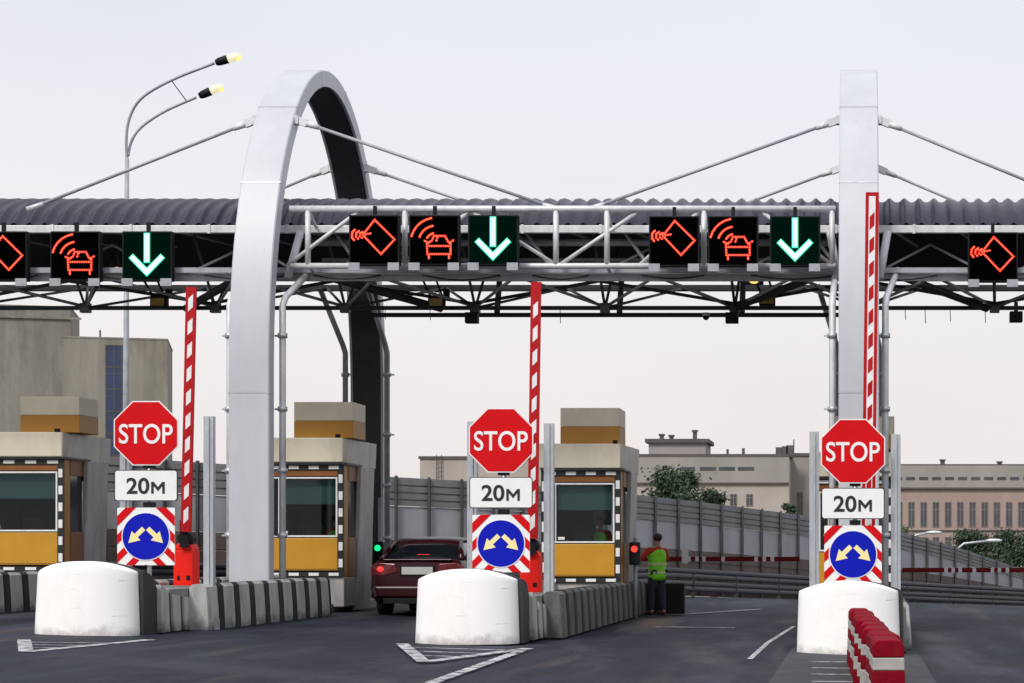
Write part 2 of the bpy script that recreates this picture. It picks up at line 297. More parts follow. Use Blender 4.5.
def build_each(b, name, mats, parent, world=True, bevel=0.0):
    par = list(range(len(b.v)))
    def fd(a):
        while par[a] != a: par[a] = par[par[a]]; a = par[a]
        return a
    for f in b.f:
        for q in f[1:]: par[fd(q)] = fd(f[0])
    grp = {}
    for i, f in enumerate(b.f): grp.setdefault(fd(f[0]), []).append(i)
    out = []
    for g in grp.values():
        nb = MB(); mp = {}
        for i in g:
            for q in b.f[i]:
                if q not in mp: mp[q] = len(nb.v); nb.v.append(b.v[q])
            nb.f.append(tuple(mp[q] for q in b.f[i])); nb.m.append(b.m[i]); nb.sm.append(b.sm[i])
        out.append(nb.build(name, mats, parent, world, bevel))
    return out
def thing(name, label, cat, loc=(0, 0, 0), rz=0, group=None):
    o = bpy.data.objects.new(name, None); COL.objects.link(o); o.location = loc; o.rotation_euler = (0, 0, rz)
    o.empty_display_size = 0.2
    o['label'] = label; o['category'] = cat
    if group: o['group'] = group
    ORG[o.name] = Vector(loc); return o
def tag(o, label, cat, group=None):
    o['label'] = label; o['category'] = cat
    if group: o['group'] = group
    return o
def struct(o): o['kind'] = 'structure'; return o
def copy_thing(root, loc, label, group=None):
    def rec(o, par):
        c = o.copy(); COL.objects.link(c); c.parent = par
        for ch in list(o.children): rec(ch, c)
        return c
    r = rec(root, None); r.location = loc; r['label'] = label
    if group: r['group'] = group
    return r

# ------------------------------------------------------------------ camera, world, sun
cam = bpy.data.cameras.new('camera'); co = bpy.data.objects.new('camera', cam); COL.objects.link(co)
co.location = (0, 0, CZ); co.rotation_euler = (R(90), 0, 0)
cam.sensor_width = 36; cam.lens = 36*F/1024; cam.shift_x = -(VX-512)/1024; cam.shift_y = (VY-341.5)/1024
cam.clip_end = 3000; cam.clip_start = 0.1; S.camera = co
SUN_EL, SUN_AZ = 46, 205   # azimuth from +Y clockwise: behind the camera, to the left
w = bpy.data.worlds.new('World'); S.world = w; w.use_nodes = True
nt = w.node_tree; n = nt.nodes; l = nt.links
bg = n['Background']; bg.inputs[1].default_value = 0.12
sky = n.new('ShaderNodeTexSky'); sky.sky_type = 'NISHITA'; sky.sun_disc = False
sky.sun_elevation = R(SUN_EL); sky.sun_rotation = R(SUN_AZ); sky.dust_density = 5; sky.air_density = 1.5
tc = n.new('ShaderNodeTexCoord'); sp = n.new('ShaderNodeSeparateXYZ'); l.new(tc.outputs['Generated'], sp.inputs[0])
cr = n.new('ShaderNodeValToRGB'); l.new(sp.outputs[2], cr.inputs[0])
e = cr.color_ramp.elements
e[0].position = 0.0; e[0].color = (0.88, 0.825, 0.81, 1)
e[1].position = 1.0; e[1].color = (0.95, 0.98, 1.05, 1)
x = e.new(0.12); x.color = (0.86, 0.83, 0.845, 1)
x = e.new(0.28); x.color = (0.775, 0.80, 0.885, 1)
# overcast cloud deck, faint mottling
nzw = n.new('ShaderNodeTexNoise'); nzw.inputs['Scale'].default_value = 2.2; nzw.inputs['Detail'].default_value = 5
mpw = n.new('ShaderNodeMapping'); mpw.inputs['Scale'].default_value = (1, 1, 3); l.new(tc.outputs['Generated'], mpw.inputs[0]); l.new(mpw.outputs[0], nzw.inputs[0])
mrw = n.new('ShaderNodeMapRange'); l.new(nzw.outputs[0], mrw.inputs[0]); mrw.inputs[1].default_value = 0.3; mrw.inputs[2].default_value = 0.7
mrw.inputs[3].default_value = 8.55; mrw.inputs[4].default_value = 9.35
vm = n.new('ShaderNodeVectorMath'); vm.operation = 'SCALE'; l.new(cr.outputs[0], vm.inputs[0]); l.new(mrw.outputs[0], vm.inputs[3])
mx = n.new('ShaderNodeMix'); mx.data_type = 'RGBA'; mx.inputs[0].default_value = 0.93
l.new(sky.outputs[0], mx.inputs[6]); l.new(vm.outputs[0], mx.inputs[7]); l.new(mx.outputs[2], bg.inputs[0])
sd = bpy.data.lights.new('sun', 'SUN'); sd.energy = 2.6; sd.angle = R(14); sd.color = (1, 0.96, 0.91)
so = bpy.data.objects.new('sun', sd); COL.objects.link(so)
az = R(SUN_AZ); el = R(SUN_EL)
dirv = Vector((math.sin(az)*math.cos(el), math.cos(az)*math.cos(el), math.sin(el)))
so.rotation_euler = dirv.to_track_quat('Z', 'Y').to_euler(); so.location = (0, -10, 30)
S.view_settings.view_transform = 'Standard'; S.view_settings.look = 'None'; S.view_settings.gamma = 1
S.view_settings.exposure = 0.0; S.view_settings.use_curve_mapping = False
S.render.engine = 'CYCLES'

# ------------------------------------------------------------------ ground, road, markings
def grid(name, xs, ys, dz, m):
    b = MB(); nx = len(xs)
    vs = [(x, y, H(x, y)+dz) for y in ys for x in xs]
    fs = [(j*nx+i, j*nx+i+1, (j+1)*nx+i+1, (j+1)*nx+i) for j in range(len(ys)-1) for i in range(nx-1)]
    b.add(vs, fs, 0, True); return struct(b.build(name, m))
grid('ground', [-900, -400, -150, -80, -40, -20, 0, 15, 40, 80, 150, 400, 900], [-60, 0, 30, 58, 70, 90, 120, 165, 250, 500, 1500], -0.03, 'earth')
grid('road', [-40, -30, -20, -10, 0, 15, 25, 40], [-30, 0, 20, 40, 58, 65, 75, 90, 110], 0.0, 'asphalt')

def sheet(b, pts, dz=0.006, m=0):
    """flat painted polygon on the road, given by road points (x,y)"""
    b.add([(x, y, H(x, y)+dz) for x, y in pts], [tuple(range(len(pts)))], m)
def stripe(b, p, q, w, dz=0.006, nseg=1):
    p = Vector(p); q = Vector(q); d = (q-p); a = Vector((-d.y, d.x)).normalized()*w/2
    for i in range(nseg):
        u = p+d*i/nseg; v = p+d*(i+1)/nseg
        sheet(b, [u-a, v-a, v+a, u+a], dz)
# concrete apron ahead of the islands
IX = [-15.3, -10.2, -5.1, -0.08]
b = MB()
sheet(b, [(-0.95, 14), (0.85, 14), (0.80, 29.5), (-0.95, 29.5)], 0.004)
struct(b.build('island_apron', mat('apron', (0.040, 0.040, 0.048), 0.85, 0, 0.55, 1.8, 0, 0.4, 40)))
b = MB()
# hatched gores in front of the noses
def gore(cx, y0, y1, flip):
    # y1 = at nose, y0 = tip side; outline triangle + hatch
    a, c, d = flip
    stripe(b, a, c, 0.16); stripe(b, c, d, 0.16)
    for t in (0.22, 0.45, 0.68):
        p = Vector(a).lerp(Vector(c), t); q = Vector(d).lerp(Vector(c), t*0.999)
        q = Vector((q.x, p.y+(q.y-p.y)*0.35)); stripe(b, p, q, 0.09)
gore(-10.2, 0, 0, (G(24, 640), G(26, 652), G(150, 640)))
gore(-5.1, 0, 0, (G(402, 644), G(424, 662), G(528, 648)))
for py in (658, 664, 670, 677): stripe(b, G(812, py), G(868, py), 0.10)
stripe(b, G(420, 686), G(522, 650), 0.13, nseg=4)
stripe(b, G(750, 656), G(768, 640), 0.07, nseg=2); stripe(b, G(768, 640), G(794, 624), 0.07, nseg=2)
stripe(b, G(690, 613), G(760, 608), 0.14); stripe(b, G(655, 626), G(735, 626), 0.10)
struct(b.build('road_marking', 'paint'))

# ------------------------------------------------------------------ islands
NOSE_Y = 28.0
side_word = ['far left', 'left', 'middle', 'right']
def jersey_ring(x, y, z0, h, w0, w1, inset=0.0):
    w0 -= inset; w1 -= inset
    return [(x-w0, y, z0), (x-w0*0.99, y, z0+h*0.12), (x-w1*1.1, y, z0+h*0.45), (x-w1*0.92, y, z0+h-0.04), (x-w1*0.6, y, z0+h),
            (x+w1*0.6, y, z0+h), (x+w1*0.92, y, z0+h-0.04), (x+w1*1.1, y, z0+h*0.45), (x+w0*0.99, y, z0+h*0.12), (x+w0, y, z0)]
def barrier(x, y0, y1, h, label, seglen=0.40, first=0, w0=0.165, w1=0.14, light='wall_white'):
    rings = []; ms = []; y = y0; k = first
    z0 = H(x, y0)
    root = thing('concrete_barrier', label, 'barrier', (x, y0, z0), group='striped concrete barriers along the toll islands')
    while y < y1-0.05:
        ye = min(y1, y+seglen*(1.28 if k % 2 == 0 else 0.72))
        hh = h+random.uniform(-0.008, 0.008)
        for yy, ins in ((y, 0.010 if light == 'wall_white' else 0.026), (y+0.03, 0), (ye-0.03, 0), (ye, 0.010 if light == 'wall_white' else 0.026)): rings.append(jersey_ring(x, yy, H(x, yy), hh, w0, w1, ins))
        ms += [k % 2]*4
        y = ye; k += 1
    ms = ms[:-1]
    bb = MB(); bb.loft(rings, ms, True, False); bb.build('barrier_body', [light, 'wall_black'], root, True)
    # scuffed coping on top, 2 mm proud of the body
    return root
def nose(ix, cx, label):
    z0 = H(cx, NOSE_Y)
    t = thing('island_nose', label, 'barrier', (cx, NOSE_Y, z0), group='white concrete noses of the toll islands')
    y = NOSE_Y; NU = 18; NV = 8
    us = [-1+2*i/NU for i in range(NU+1)]
    def hz(u): return 0.845+0.145*(1-abs(u)**2.1)
    bb = MB(); vs = []
    def shell(hw, y0, bulge, y1, name, m, zoff):
        """block with a convex front and a vaulted, softly rounded top"""
        g = []
        for th in [R(-84+168*i/24) for i in range(25)]:
            u = math.sin(th)/math.sin(R(84)); yf = y0+bulge*(1-math.cos(th)); ht = hz(u)+zoff; x = cx+hw*u
            col = [(x*1.0, yf, z0-0.02)]
            for v in range(1, NV+1): col.append((cx+hw*u*(1-0.035*v/NV), yf+0.05*(v/NV), z0+(ht-0.05)*v/NV))
            for a in (30, 60, 90): col.append((cx+hw*u*0.962, yf+0.05+0.05*(1-math.cos(R(a))), z0+ht-0.05+0.05*math.sin(R(a))))
            col.append((cx+hw*u*0.962, y1, z0+ht)); col.append((cx+hw*u, y1, z0-0.02)); g.append(col)
        b_ = MB(); b_.loft(g, 0, True, True, True); o_ = b_.build(name, m, t, True); o_.data.set_sharp_from_angle(angle=R(45)); return o_
    shell(0.70, y, 0.42, y+0.62, 'nose_front', 'nose', 0.0)
    cx += 0.03; bb = MB(); rings = []
    for k in range(7):
        q = k/6; yy = y+0.44+0.56*q; drop = 0.30*(1-math.sqrt(max(0, 1-(q*0.98)**2)))
        rings.append([(cx-0.715, yy, z0-0.02)]+[(cx+0.71*u, yy, z0+(hz(u)+0.004)-drop) for u in us]+[(cx+0.715, yy, z0-0.02)])
    bb.loft(rings, 0, True, True); o_ = bb.build('nose_flank', 'nose_black', t, True); o_.data.set_sharp_from_angle(angle=R(50))
    bb = MB(); cx += 0.06
    for k in range(5):
        ya = y+1.01+k*0.25; yb = ya+(0.33 if k % 2 == 0 else 0.15); ya += 0.08 if k % 2 else 0
        h0 = (0.66, 0.56, 0.52, 0.49, 0.47)[k]; h1 = (0.56, 0.53, 0.49, 0.48, 0.46)[k]
        bb.add([(cx-0.72, ya, z0), (cx+0.72, ya, z0), (cx+0.70, ya, z0+h0), (cx-0.70, ya, z0+h0), (cx-0.72, yb, z0), (cx+0.72, yb, z0), (cx+0.70, yb, z0+h1), (cx-0.70, yb, z0+h1)],
               [(0, 1, 2, 3), (4, 7, 6, 5), (0, 4, 5, 1), (3, 2, 6, 7), (0, 3, 7, 4), (1, 5, 6, 2)], k % 2)
    bb.build('nose_tail', ['wall_white', 'nose_black'], t, True)
    return t
for i, cx in enumerate(IX):
    sw = side_word[i]
    # raised island slab
    b = MB(); z = H(cx, 40)
    b.box(cx-0.44, cx+0.44, 30.3, 46.5, z-0.1, z+0.15); b.box(cx-0.44, cx+0.52, 29.45, 33.6, z+0.151, z+0.60); o = b.build('island_slab', 'concrete', None, False, 0.01); struct(o)
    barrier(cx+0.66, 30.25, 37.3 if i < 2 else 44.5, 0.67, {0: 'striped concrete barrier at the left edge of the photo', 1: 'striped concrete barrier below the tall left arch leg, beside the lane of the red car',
        2: 'dark striped concrete barrier running from the middle white nose towards the worker', 3: 'striped concrete barrier behind the right white nose, beside the right lane'}[i], light='wall_shaded' if i == 2 else 'wall_white')
    barrier(cx-0.66, 30.25, 44.5, 0.67, {0: 'striped concrete barrier on the outer side of the far left booth', 1: 'striped concrete barrier on the left side of the left island',
        2: 'striped concrete barrier between the red car and the middle island signs', 3: 'striped concrete barrier on the left side of the right island'}[i], first=1)
nose(1, IX[1]-0.25, 'bright white rounded concrete nose under the leftmost stop sign')
nose(2, IX[2]-0.21, 'bright white rounded concrete nose under the middle stop sign')
nose(3, IX[3]-0.075, 'bright white rounded concrete nose behind the red and white plastic barriers')
# dark low wall near the worker
b = MB(); x0, x1 = X_(628, 50), X_(683, 50); z = H(-3.8, 43)
b.box(x0, x1, 42.3, 42.6, z, z+0.62)
tag(b.build('low_wall', 'wall_black', None, False, 0.02), 'dark low concrete wall behind the worker in the green vest', 'wall')

# ------------------------------------------------------------------ text helper
def text_mesh(s, size, off=0.0, sx=1.0):
    cu = bpy.data.curves.new('t', 'FONT'); cu.body = s; cu.size = size; cu.align_x = 'CENTER'; cu.align_y = 'CENTER'; cu.extrude = 0.002; cu.offset = off
    o = bpy.data.objects.new('t', cu); COL.objects.link(o)
    dg = bpy.context.evaluated_depsgraph_get(); me = bpy.data.meshes.new_from_object(o.evaluated_get(dg))
    bpy.data.objects.remove(o)
    me.transform(Matrix.Rotation(R(90), 4, 'X') @ Matrix.Diagonal((sx, 1, 1, 1)))
    xs = [v.co.x for v in me.vertices]; zs = [v.co.z for v in me.vertices]
    me.transform(Matrix.Translation((-(min(xs)+max(xs))/2, 0, -(min(zs)+max(zs))/2)))
    return me, max(xs)-min(xs), max(zs)-min(zs)
def text_obj(name, s, w, h, loc, m, parent, off=0.0):
    me, tw, th = text_mesh(s, 1.0, off)
    me.transform(Matrix.Diagonal((w/tw, 1, h/th, 1))); me.transform(Matrix.Translation(loc))
    me.materials.clear(); me.materials.append(M[m])
    for p in me.polygons: p.material_index = 0
    o = bpy.data.objects.new(name, me); COL.objects.link(o); o.parent = parent; ORG[o.name] = ORG.get(parent.name, Vector()); return o
def oct_(r, rot=22.5): return [(r*math.cos(R(rot+45*k)), r*math.sin(R(rot+45*k))) for k in range(8)]
def clip_poly(poly, a, b, c):
    """keep points with a*x+b*y<=c"""
    out = []
    for i in range(len(poly)):
        p, q = poly[i], poly[(i+1) % len(poly)]
        dp, dq = a*p[0]+b*p[1]-c, a*q[0]+b*q[1]-c
        if dp <= 0: out.append(p)
        if (dp < 0 < dq) or (dq < 0 < dp):
            t = dp/(dp-dq); out.append((p[0]+(q[0]-p[0])*t, p[1]+(q[1]-p[1])*t))
    return out
def flat(b, poly, y, z, m=0, x=0):
    if len(poly) > 2: b.prism([(x+u, z+v) for u, v in poly], y-0.0015, y+0.0015, 'y', m)
def sign_stack(x, y, label_bits, tilt=0.0):
    z0 = H(x, y)
    # carrying pole is a thing with the three sign faces as its parts
    t = thing('stop_sign_post', label_bits, 'road sign', (x, y, z0), group='stop sign stacks on the toll islands')
    b = MB(); b.tube([(0.03, 0.06, 0.0), (0.03, 0.06, 3.2)], 0.035, 0, 10)
    b.build('pole', 'galv', t)
    b = MB()
    for zz in (2.36, 1.80, 2.7, 3.0): b.box(-0.05, 0.11, 0.02, 0.10, zz-0.035, zz+0.035)
    build_each(b, 'clamp', 'black', t, False)
    # octagon
    zc = 2.83; r = 0.465/math.cos(R(22.5))
    p = MB(); p.prism([(u, zc+v) for u, v in oct_(r)], 0.0, 0.015, 'y', 0)
    po = p.build('stop_plate', 'white_sign', t)
    p = MB(); flat(p, oct_(r*0.965), -0.003, zc); p.build('red_face', 'red_sign', po)
    text_obj('lettering', 'STOP', 0.775, 0.285, (0, -0.008, zc-0.01), 'white_sign', po, 0.011)
    # 20 m plate
    zc = 2.075
    def rr(w, h, r): 
        q = []
        for cx, cy, a0 in ((w-r, h-r, 0), (-w+r, h-r, 90), (-w+r, -h+r, 180), (w-r, -h+r, 270)):
            for k in range(5): a = R(a0+22.5*k); q.append((cx+r*math.cos(a), cy+r*math.sin(a)))
        return q
    p = MB(); p.prism([(u, zc+v) for u, v in rr(0.455, 0.225, 0.04)], 0.0, 0.015, 'y'); po = p.build('distance_plate', 'black_ink', t)
    p = MB(); flat(p, rr(0.443, 0.213, 0.034), -0.003, zc); p.build('white_face', 'white_sign', po)
    text_obj('lettering', '20', 0.33, 0.235, (-0.115, -0.008, zc-0.005), 'black_ink', po, 0.020)
    mp_ = MB(); wv, hv, sv_ = 0.098, 0.085, 0.036
    yy = -0.008; mz = zc-0.032; mxc = 0.175
    mp_.prism([(mxc-wv, mz-hv), (mxc-wv+sv_, mz-hv), (mxc-wv+sv_, mz+hv), (mxc-wv, mz+hv)], yy-0.002, yy, 'y')
    mp_.prism([(mxc+wv-sv_, mz-hv), (mxc+wv, mz-hv), (mxc+wv, mz+hv), (mxc+wv-sv_, mz+hv)], yy-0.002, yy, 'y')
    mp_.prism([(mxc-wv+sv_+0.0005, mz+hv), (mxc-wv+sv_+0.0005, mz+hv-0.06), (mxc, mz-hv+0.035), (mxc+wv-sv_-0.0005, mz+hv-0.06), (mxc+wv-sv_-0.0005, mz+hv), (mxc, mz-hv+0.095)], yy-0.002, yy, 'y')
    mp_.build('lettering', 'black_ink', po)
    # blue board
    zc = 1.34; hw = 0.415
    p = MB(); p.prism([(u, zc+v) for u, v in rr(hw, hw, 0.02)], 0.0, 0.015, 'y'); po = p.build('direction_board', 'white_sign', t)
    p = MB(); sq = [(-hw, -hw), (hw, -hw), (hw, hw), (-hw, hw)]
    for sx in (-1, 1):
        half = clip_poly(sq, -sx, 0, 0)
        for lo, hi in ((0.56, 0.71), (0.30, 0.44), (0.03, 0.16), (-0.25, -0.12), (-0.52, -0.40)):
            q = clip_poly(half, sx, 1, hi); q = clip_poly(q, -sx, -1, -lo)
            if 0.2 < lo < 0.5: q = clip_poly(q, -sx, 0, -0.2)
            flat(p, q, -0.003, zc)
    p.build('red_stripes', 'red_sign', po)
    p = MB(); N = 40; circ = [(0.350*math.cos(2*math.pi*k/N), 0.350*math.sin(2*math.pi*k/N)) for k in range(N)]
    flat(p, circ, -0.0065, zc); p.build('white_ring', 'white_sign', po)
    p = MB(); circ = [(0.336*math.cos(2*math.pi*k/N), 0.336*math.sin(2*math.pi*k/N)) for k in range(N)]
    flat(p, circ, -0.010, zc); p.build('blue_disc', 'blue_sign', po)
    p = MB()
    for sx in (-1, 1):
        a = Vector((0.030*sx, 0.115)); d = Vector((sx*0.72, -0.69)).normalized(); nn = Vector((-d.y, d.x))
        L = 0.15; e2 = a+d*L
        poly = [a-nn*0.034, e2-nn*0.034, e2-nn*0.092, e2+d*0.155, e2+nn*0.092, e2+nn*0.034, a+nn*0.034]
        flat(p, [tuple(q) for q in poly], -0.0135, zc)
    p.build('arrows', 'yellow_arrow', po)
    return t
SG = F/69.3
s1 = sign_stack(X_(146, 69.3), SG, 'leftmost stop sign with its 20 metre plate and blue arrow board below')
s2 = sign_stack(X_(501, 69.3), SG, 'middle stop sign with its plates, between the red car and a yellow booth')
s3 = sign_stack(X_(853, 69.3), SG, 'rightmost stop sign with its plates, in front of the straight pillar')

# galvanised C posts flanking the sign stacks
def c_post(x, y, h, label):
    z0 = H(x, y)
    t = thing('steel_post', label, 'post', (x, y, z0), group='galvanised steel posts beside the stop signs')
    b = MB(); w, d = 0.07, 0.06
    b.box(-w, w, 0.0, 0.008, 0, h); b.box(-w, -w+0.008, 0.0085, d*2, 0, h); b.box(w-0.008, w, 0.0085, d*2, 0, h)
    b.box(-0.018, 0.018, -0.022, -0.0005, 0, h-0.003)
    b.build('shaft', 'galv', t)
    b = MB(); b.box(-0.12, 0.12, -0.06, 0.16, -0.02, 0.16); b.build('base_plate', 'grey_steel', t)
    return t
for x, lb in ((X_(121, 69), 'galvanised post partly hidden behind the leftmost stop sign'), (X_(205, 69), 'tall galvanised post right of the red box by the left arch leg'),
              (X_(470, 69), 'galvanised post at the left edge of the middle stop sign'), (X_(547, 69), 'galvanised post between the middle stop sign and the yellow booth'),
              (X_(814, 69), 'galvanised post at the left of the rightmost stop sign'), (X_(896, 69), 'galvanised post at the right of the rightmost stop sign')):
    c_post(x, F/69+0.15, 3.11, lb)

# entry boom gates, raised
def boom_gate(x, s, top_px, label, tilt, off=0.04, inv=False):
    y = F/s; z0 = H(x, y)
    t = thing('boom_gate', label, 'barrier gate', (x, y, z0), group='raised red and white entry booms')
    b = MB(); b.box(-0.15, 0.15, -0.14, 0.20, 0.59, 1.14); b.prism([(-0.15, 1.141), (0.15, 1.141), (0.12, 1.22), (-0.04, 1.26), (-0.12, 1.22)], -0.14, 0.20, 'y')
    hb = b.build('housing', 'red_box', t, False, 0.015)
    b = MB(); b.box(-0.09, -0.05, -0.146, -0.141, 0.68, 0.75); b.box(0.05, 0.11, -0.146, -0.141, 0.68, 0.75); b.build('vent', 'black', hb)
    b = MB(); b.tube([(0.03, -0.20, 1.32), (0.03, 0.1, 1.32)], 0.10, 0, 14); b.box(-0.03, 0.10, -0.21, -0.17, 1.18, 1.60); b.build('pivot', 'black', t)
    topz = CZ+(VY-top_px)/s-z0; L = topz-1.45
    d = Vector((tilt, 0, 1)).normalized()
    base = Vector((off, -0.23, 1.42)); q = base+d*L
    b = MB(); b.rect(base, q, 0.20 if inv else 0.155, 0.05); bo = b.build('boom_arm', 'red_paint', t)
    b = MB(); step = 0.36; k = 0; a = Vector((d.z, 0, -d.x))
    if inv: b.rect(base+d*0.02, q-d*0.06, 0.10, 0.053); b.build('white_strip', 'white_mark', bo); b = MB()
    while 0.12+k*step+0.34 < L:
        u = base+d*(0.12+k*step); w = 0.036
        f = -0.0285 if not inv else -0.030
        pts = [u-a*w, u+a*w+d*0.07, u+a*w+d*0.27, u-a*w+d*0.20]
        b.add([(p.x, p.y+f, p.z) for p in pts]+[(p.x, p.y+0.0285, p.z) for p in pts], [(0, 1, 2, 3), (4, 7, 6, 5), (0, 4, 5, 1), (1, 5, 6, 2), (2, 6, 7, 3), (3, 7, 4, 0)])
        k += 1
    b.build('red_dashes' if inv else 'white_dashes', 'red_paint' if inv else 'white_mark', bo)
    return t
boom_gate(X_(186, 65), 65, 287, 'raised red and white boom on a red box in front of the left arch leg', 0.022, 0.075)
boom_gate(X_(531, 65), 65, 282, 'raised red and white boom on a red box right of the middle stop sign', 0.014, 0.06)
boom_gate(X_(868, 66), 66, 193, 'tallest raised red and white boom standing in front of the straight pillar', 0.012, 0.0, True)

# ------------------------------------------------------------------ arches
AY, AA, AZC, AB = 39.7, 4.38, 4.5, 5.84
def arch_curve(off=0.0):
    pts = []
    a, bb = AA+off, AB+off
    for z in [0.0, 0.8, 1.6, 2.4, 3.2, 4.0]: pts.append((AY-a, z))
    N = 44
    for i in range(N+1):
        t = math.pi*i/N; pts.append((AY-a*math.cos(t), AZC+bb*math.sin(t)))
    for z in [4.0, 3.2, 2.4, 1.6, 0.8, 0.0]: pts.append((AY+a, z))
    return pts
def steel_arch(cx, label, w):
    z0 = H(cx, 40)
    t = thing('steel_arch', label, 'arch', (cx, AY-AA, z0), group='white steel arches carrying the canopy')
    outer = arch_curve(0.0); inner = arch_curve(-0.30)
    hw = w/2; b = MB(); rings = []
    for (yo, zo), (yi, zi) in zip(outer, inner):
        # rounded edges on the outer face
        rings.append([(cx-hw, yi, zi), (cx-hw, yo+(yi-yo)*0.06, zo+(zi-zo)*0.06), (cx-hw+0.02, yo, zo), (cx+hw-0.02, yo, zo), (cx+hw, yo+(yi-yo)*0.06, zo+(zi-zo)*0.06), (cx+hw, yi, zi)])
    ob = b.loft(rings, 0, True, True).build('arch_rib', 'arch', t, True)
    ob.data.set_sharp_from_angle(angle=R(20))
    # inner (underside) plate set proud, shade painted in as a dark colour
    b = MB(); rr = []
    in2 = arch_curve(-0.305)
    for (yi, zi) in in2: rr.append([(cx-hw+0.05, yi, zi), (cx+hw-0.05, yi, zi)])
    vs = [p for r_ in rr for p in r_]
    b.add(vs, [(2*i, 2*i+1, 2*i+3, 2*i+2) for i in range(len(rr)-1)], 0, True); b.build('underside_shade', 'dark_steel', t, True)
    # seams: thin collars
    b = MB()
    for idx in (5, 14, 19, 25, 31, 37, 50):
        (yo, zo), (yi, zi) = outer[idx], inner[idx]; (y2, z2) = outer[idx+1]
        d = Vector((0, y2-yo, z2-zo)).normalized()*0.012
        o1 = Vector((0, yo-yi, zo-zi)).normalized()*0.004
        vs = []
        for sgn in (-1, 1):
            for xx, (yy, zz), off in ((-hw-0.003, (yi, zi), 0), (-hw-0.003, (yo, zo), 1), (hw+0.003, (yo, zo), 1), (hw+0.003, (yi, zi), 0)):
                vs.append(Vector((cx+xx, yy, zz))+d*sgn+o1*off)
        b.add(vs, [(0, 1, 5, 4), (1, 2, 6, 5), (2, 3, 7, 6)])
    build_each(b, 'panel_seam', 'galv', t)
    # footing
    for yy in (AY-AA+0.2, AY+AA-0.2):
        b = MB(); b.box(cx-0.45, cx+0.45, yy-0.33, yy+0.33, z0+0.12, z0+0.32); b.build('footing', 'concrete', t, True, 0.02)
    return t
AX = [-10.28, -0.02]
A1 = steel_arch(AX[0], 'tall white steel arch at left, its curved top seen from the side', 0.68)
A2 = steel_arch(AX[1], 'white steel arch at right seen edge on as a straight pillar', 0.68)
# stay rods as parts of their arch
def stay(arch, p, q):
    p = Vector(p); q = Vector(q); d = (q-p).normalized()
    b = MB(); b.tube([p+d*0.30, q-d*0.1], 0.03, 0, 8); ro = b.build('stay_rod', 'grey_steel', arch, True)
    b = MB(); b.rect(p-d*0.02, p+d*0.20, 0.09, 0.13); b.tube([p+d*0.19, p+d*0.42], [0.062, 0.042], 0, 10); b.rect(p+Vector((0, 0, 0.07)), p+Vector((0, 0, -0.08)), 0.08, 0.16)
    b.build('clevis', 'white_steel', ro, True)
    b = MB(); b.tube([q-d*0.3, q], [0.035, 0.055], 0, 10); b.build('rod_end', 'white_steel', ro, True)
for arch, ax, ls in ((A1, AX[0], (4.33, 5.0)), (A2, AX[1], (4.75, 4.2))):
    for sx in (-1, 1):
        # front pair lands on the front eave, rear pair on the rear eave
        for yy, ye, ze in ((36.98, 36.85, 7.32), (42.2, 42.75, 7.50)):
            z = CZ+(VY-(120 if yy < 40 else 168))*yy/F
            ll = ls[0 if sx < 0 else 1]
            stay(arch, (ax+sx*0.36, yy, z), (ax+sx*ll, ye, ze))
# rainwater pipes on the arch legs
def downpipe(x, y, zt, xe, ye, label, m='white_steel', r=0.058):
    z0 = H(x, y)
    t = thing('downpipe', label, 'drain pipe', (x, y, z0), group='drain pipes beside the arch legs')
    b = MB(); b.tube([(x, y, z0+0.1), (x, y, zt-0.15), (x+(xe-x)*0.1, y+(ye-y)*0.1, zt+0.02), (xe, ye, zt+0.60 if y < 40 else zt+1.2)], r, 0, 10); b.build('pipe', m, t, True)
    b = MB()
    for z in (1.6, 2.7, 3.75, 5.0): b.tube([(x, y, z-0.04), (x, y, z+0.04)], r*1.45, 0, 10); b.rect((x-0.02, y, z), (x+0.14*(1 if xe > x else -1)*-1, y+0.05, z), 0.03, 0.03)
    build_each(b, 'pipe_collar', 'galv', t)
for ax, nm in ((AX[0], 'left arch'), (AX[1], 'straight right pillar')):
    downpipe(ax-0.45, 35.75, 5.65, ax-0.40, 36.75, 'white drain pipe left of the front leg of the '+nm)
    downpipe(ax+0.45, 35.75, 5.65, ax+0.68, 36.75, 'white drain pipe right of the front leg of the '+nm)
    downpipe(ax-0.43, 43.7, 5.6, ax-0.85, 43.15, 'grey drain pipe left of the rear leg of the '+nm, 'grey_steel')
    downpipe(ax+0.44, 43.7, 5.6, ax+0.15, 43.15, 'grey drain pipe right of the rear leg of the '+nm, 'grey_steel')

# ------------------------------------------------------------------ canopy
XL, XR = -21.0, 9.0
CAN = thing('toll_canopy', 'long toll plaza canopy with dark tiled roof and steel lattice trusses across all lanes', 'canopy', (-8, AY, 6))
prof = [(36.85, 7.02), (36.98, 7.16), (37.2, 7.33), (37.5, 7.48), (37.9, 7.61), (38.4, 7.71), (39.0, 7.78), (39.8, 7.82)]
def roof_sheet(x0, x1):
    b = MB(); pr = prof+[(2*AY-y, z) for y, z in prof[::-1][1:]]
    xs = []; x = x0
    while x < x1: xs.append(x); x += 0.0225
    vs = []; rows = []
    for k, (y, z) in enumerate(pr):
        for dz in (0.0,):
            rows.append((y+(0.004 if dz <= 0 else -0.02), z+dz if y < AY else z+dz))
    nx = len(xs)
    for y, z in rows:
        for x in xs:
            c = 0.075*(0.5+0.5*math.cos(2*math.pi*x/0.27))**1.6
            vs.append((x, y, z+c))
    fs = [(j*nx+i, j*nx+i+1, (j+1)*nx+i+1, (j+1)*nx+i) for j in range(len(rows)-1) for i in range(nx-1)]
    b.add(vs, fs, 0, True); return b
roof_sheet(XL, XR).build('roof', 'roof', CAN, True).data.set_sharp_from_angle(angle=R(62))
b = MB()   # soffit follows the roof
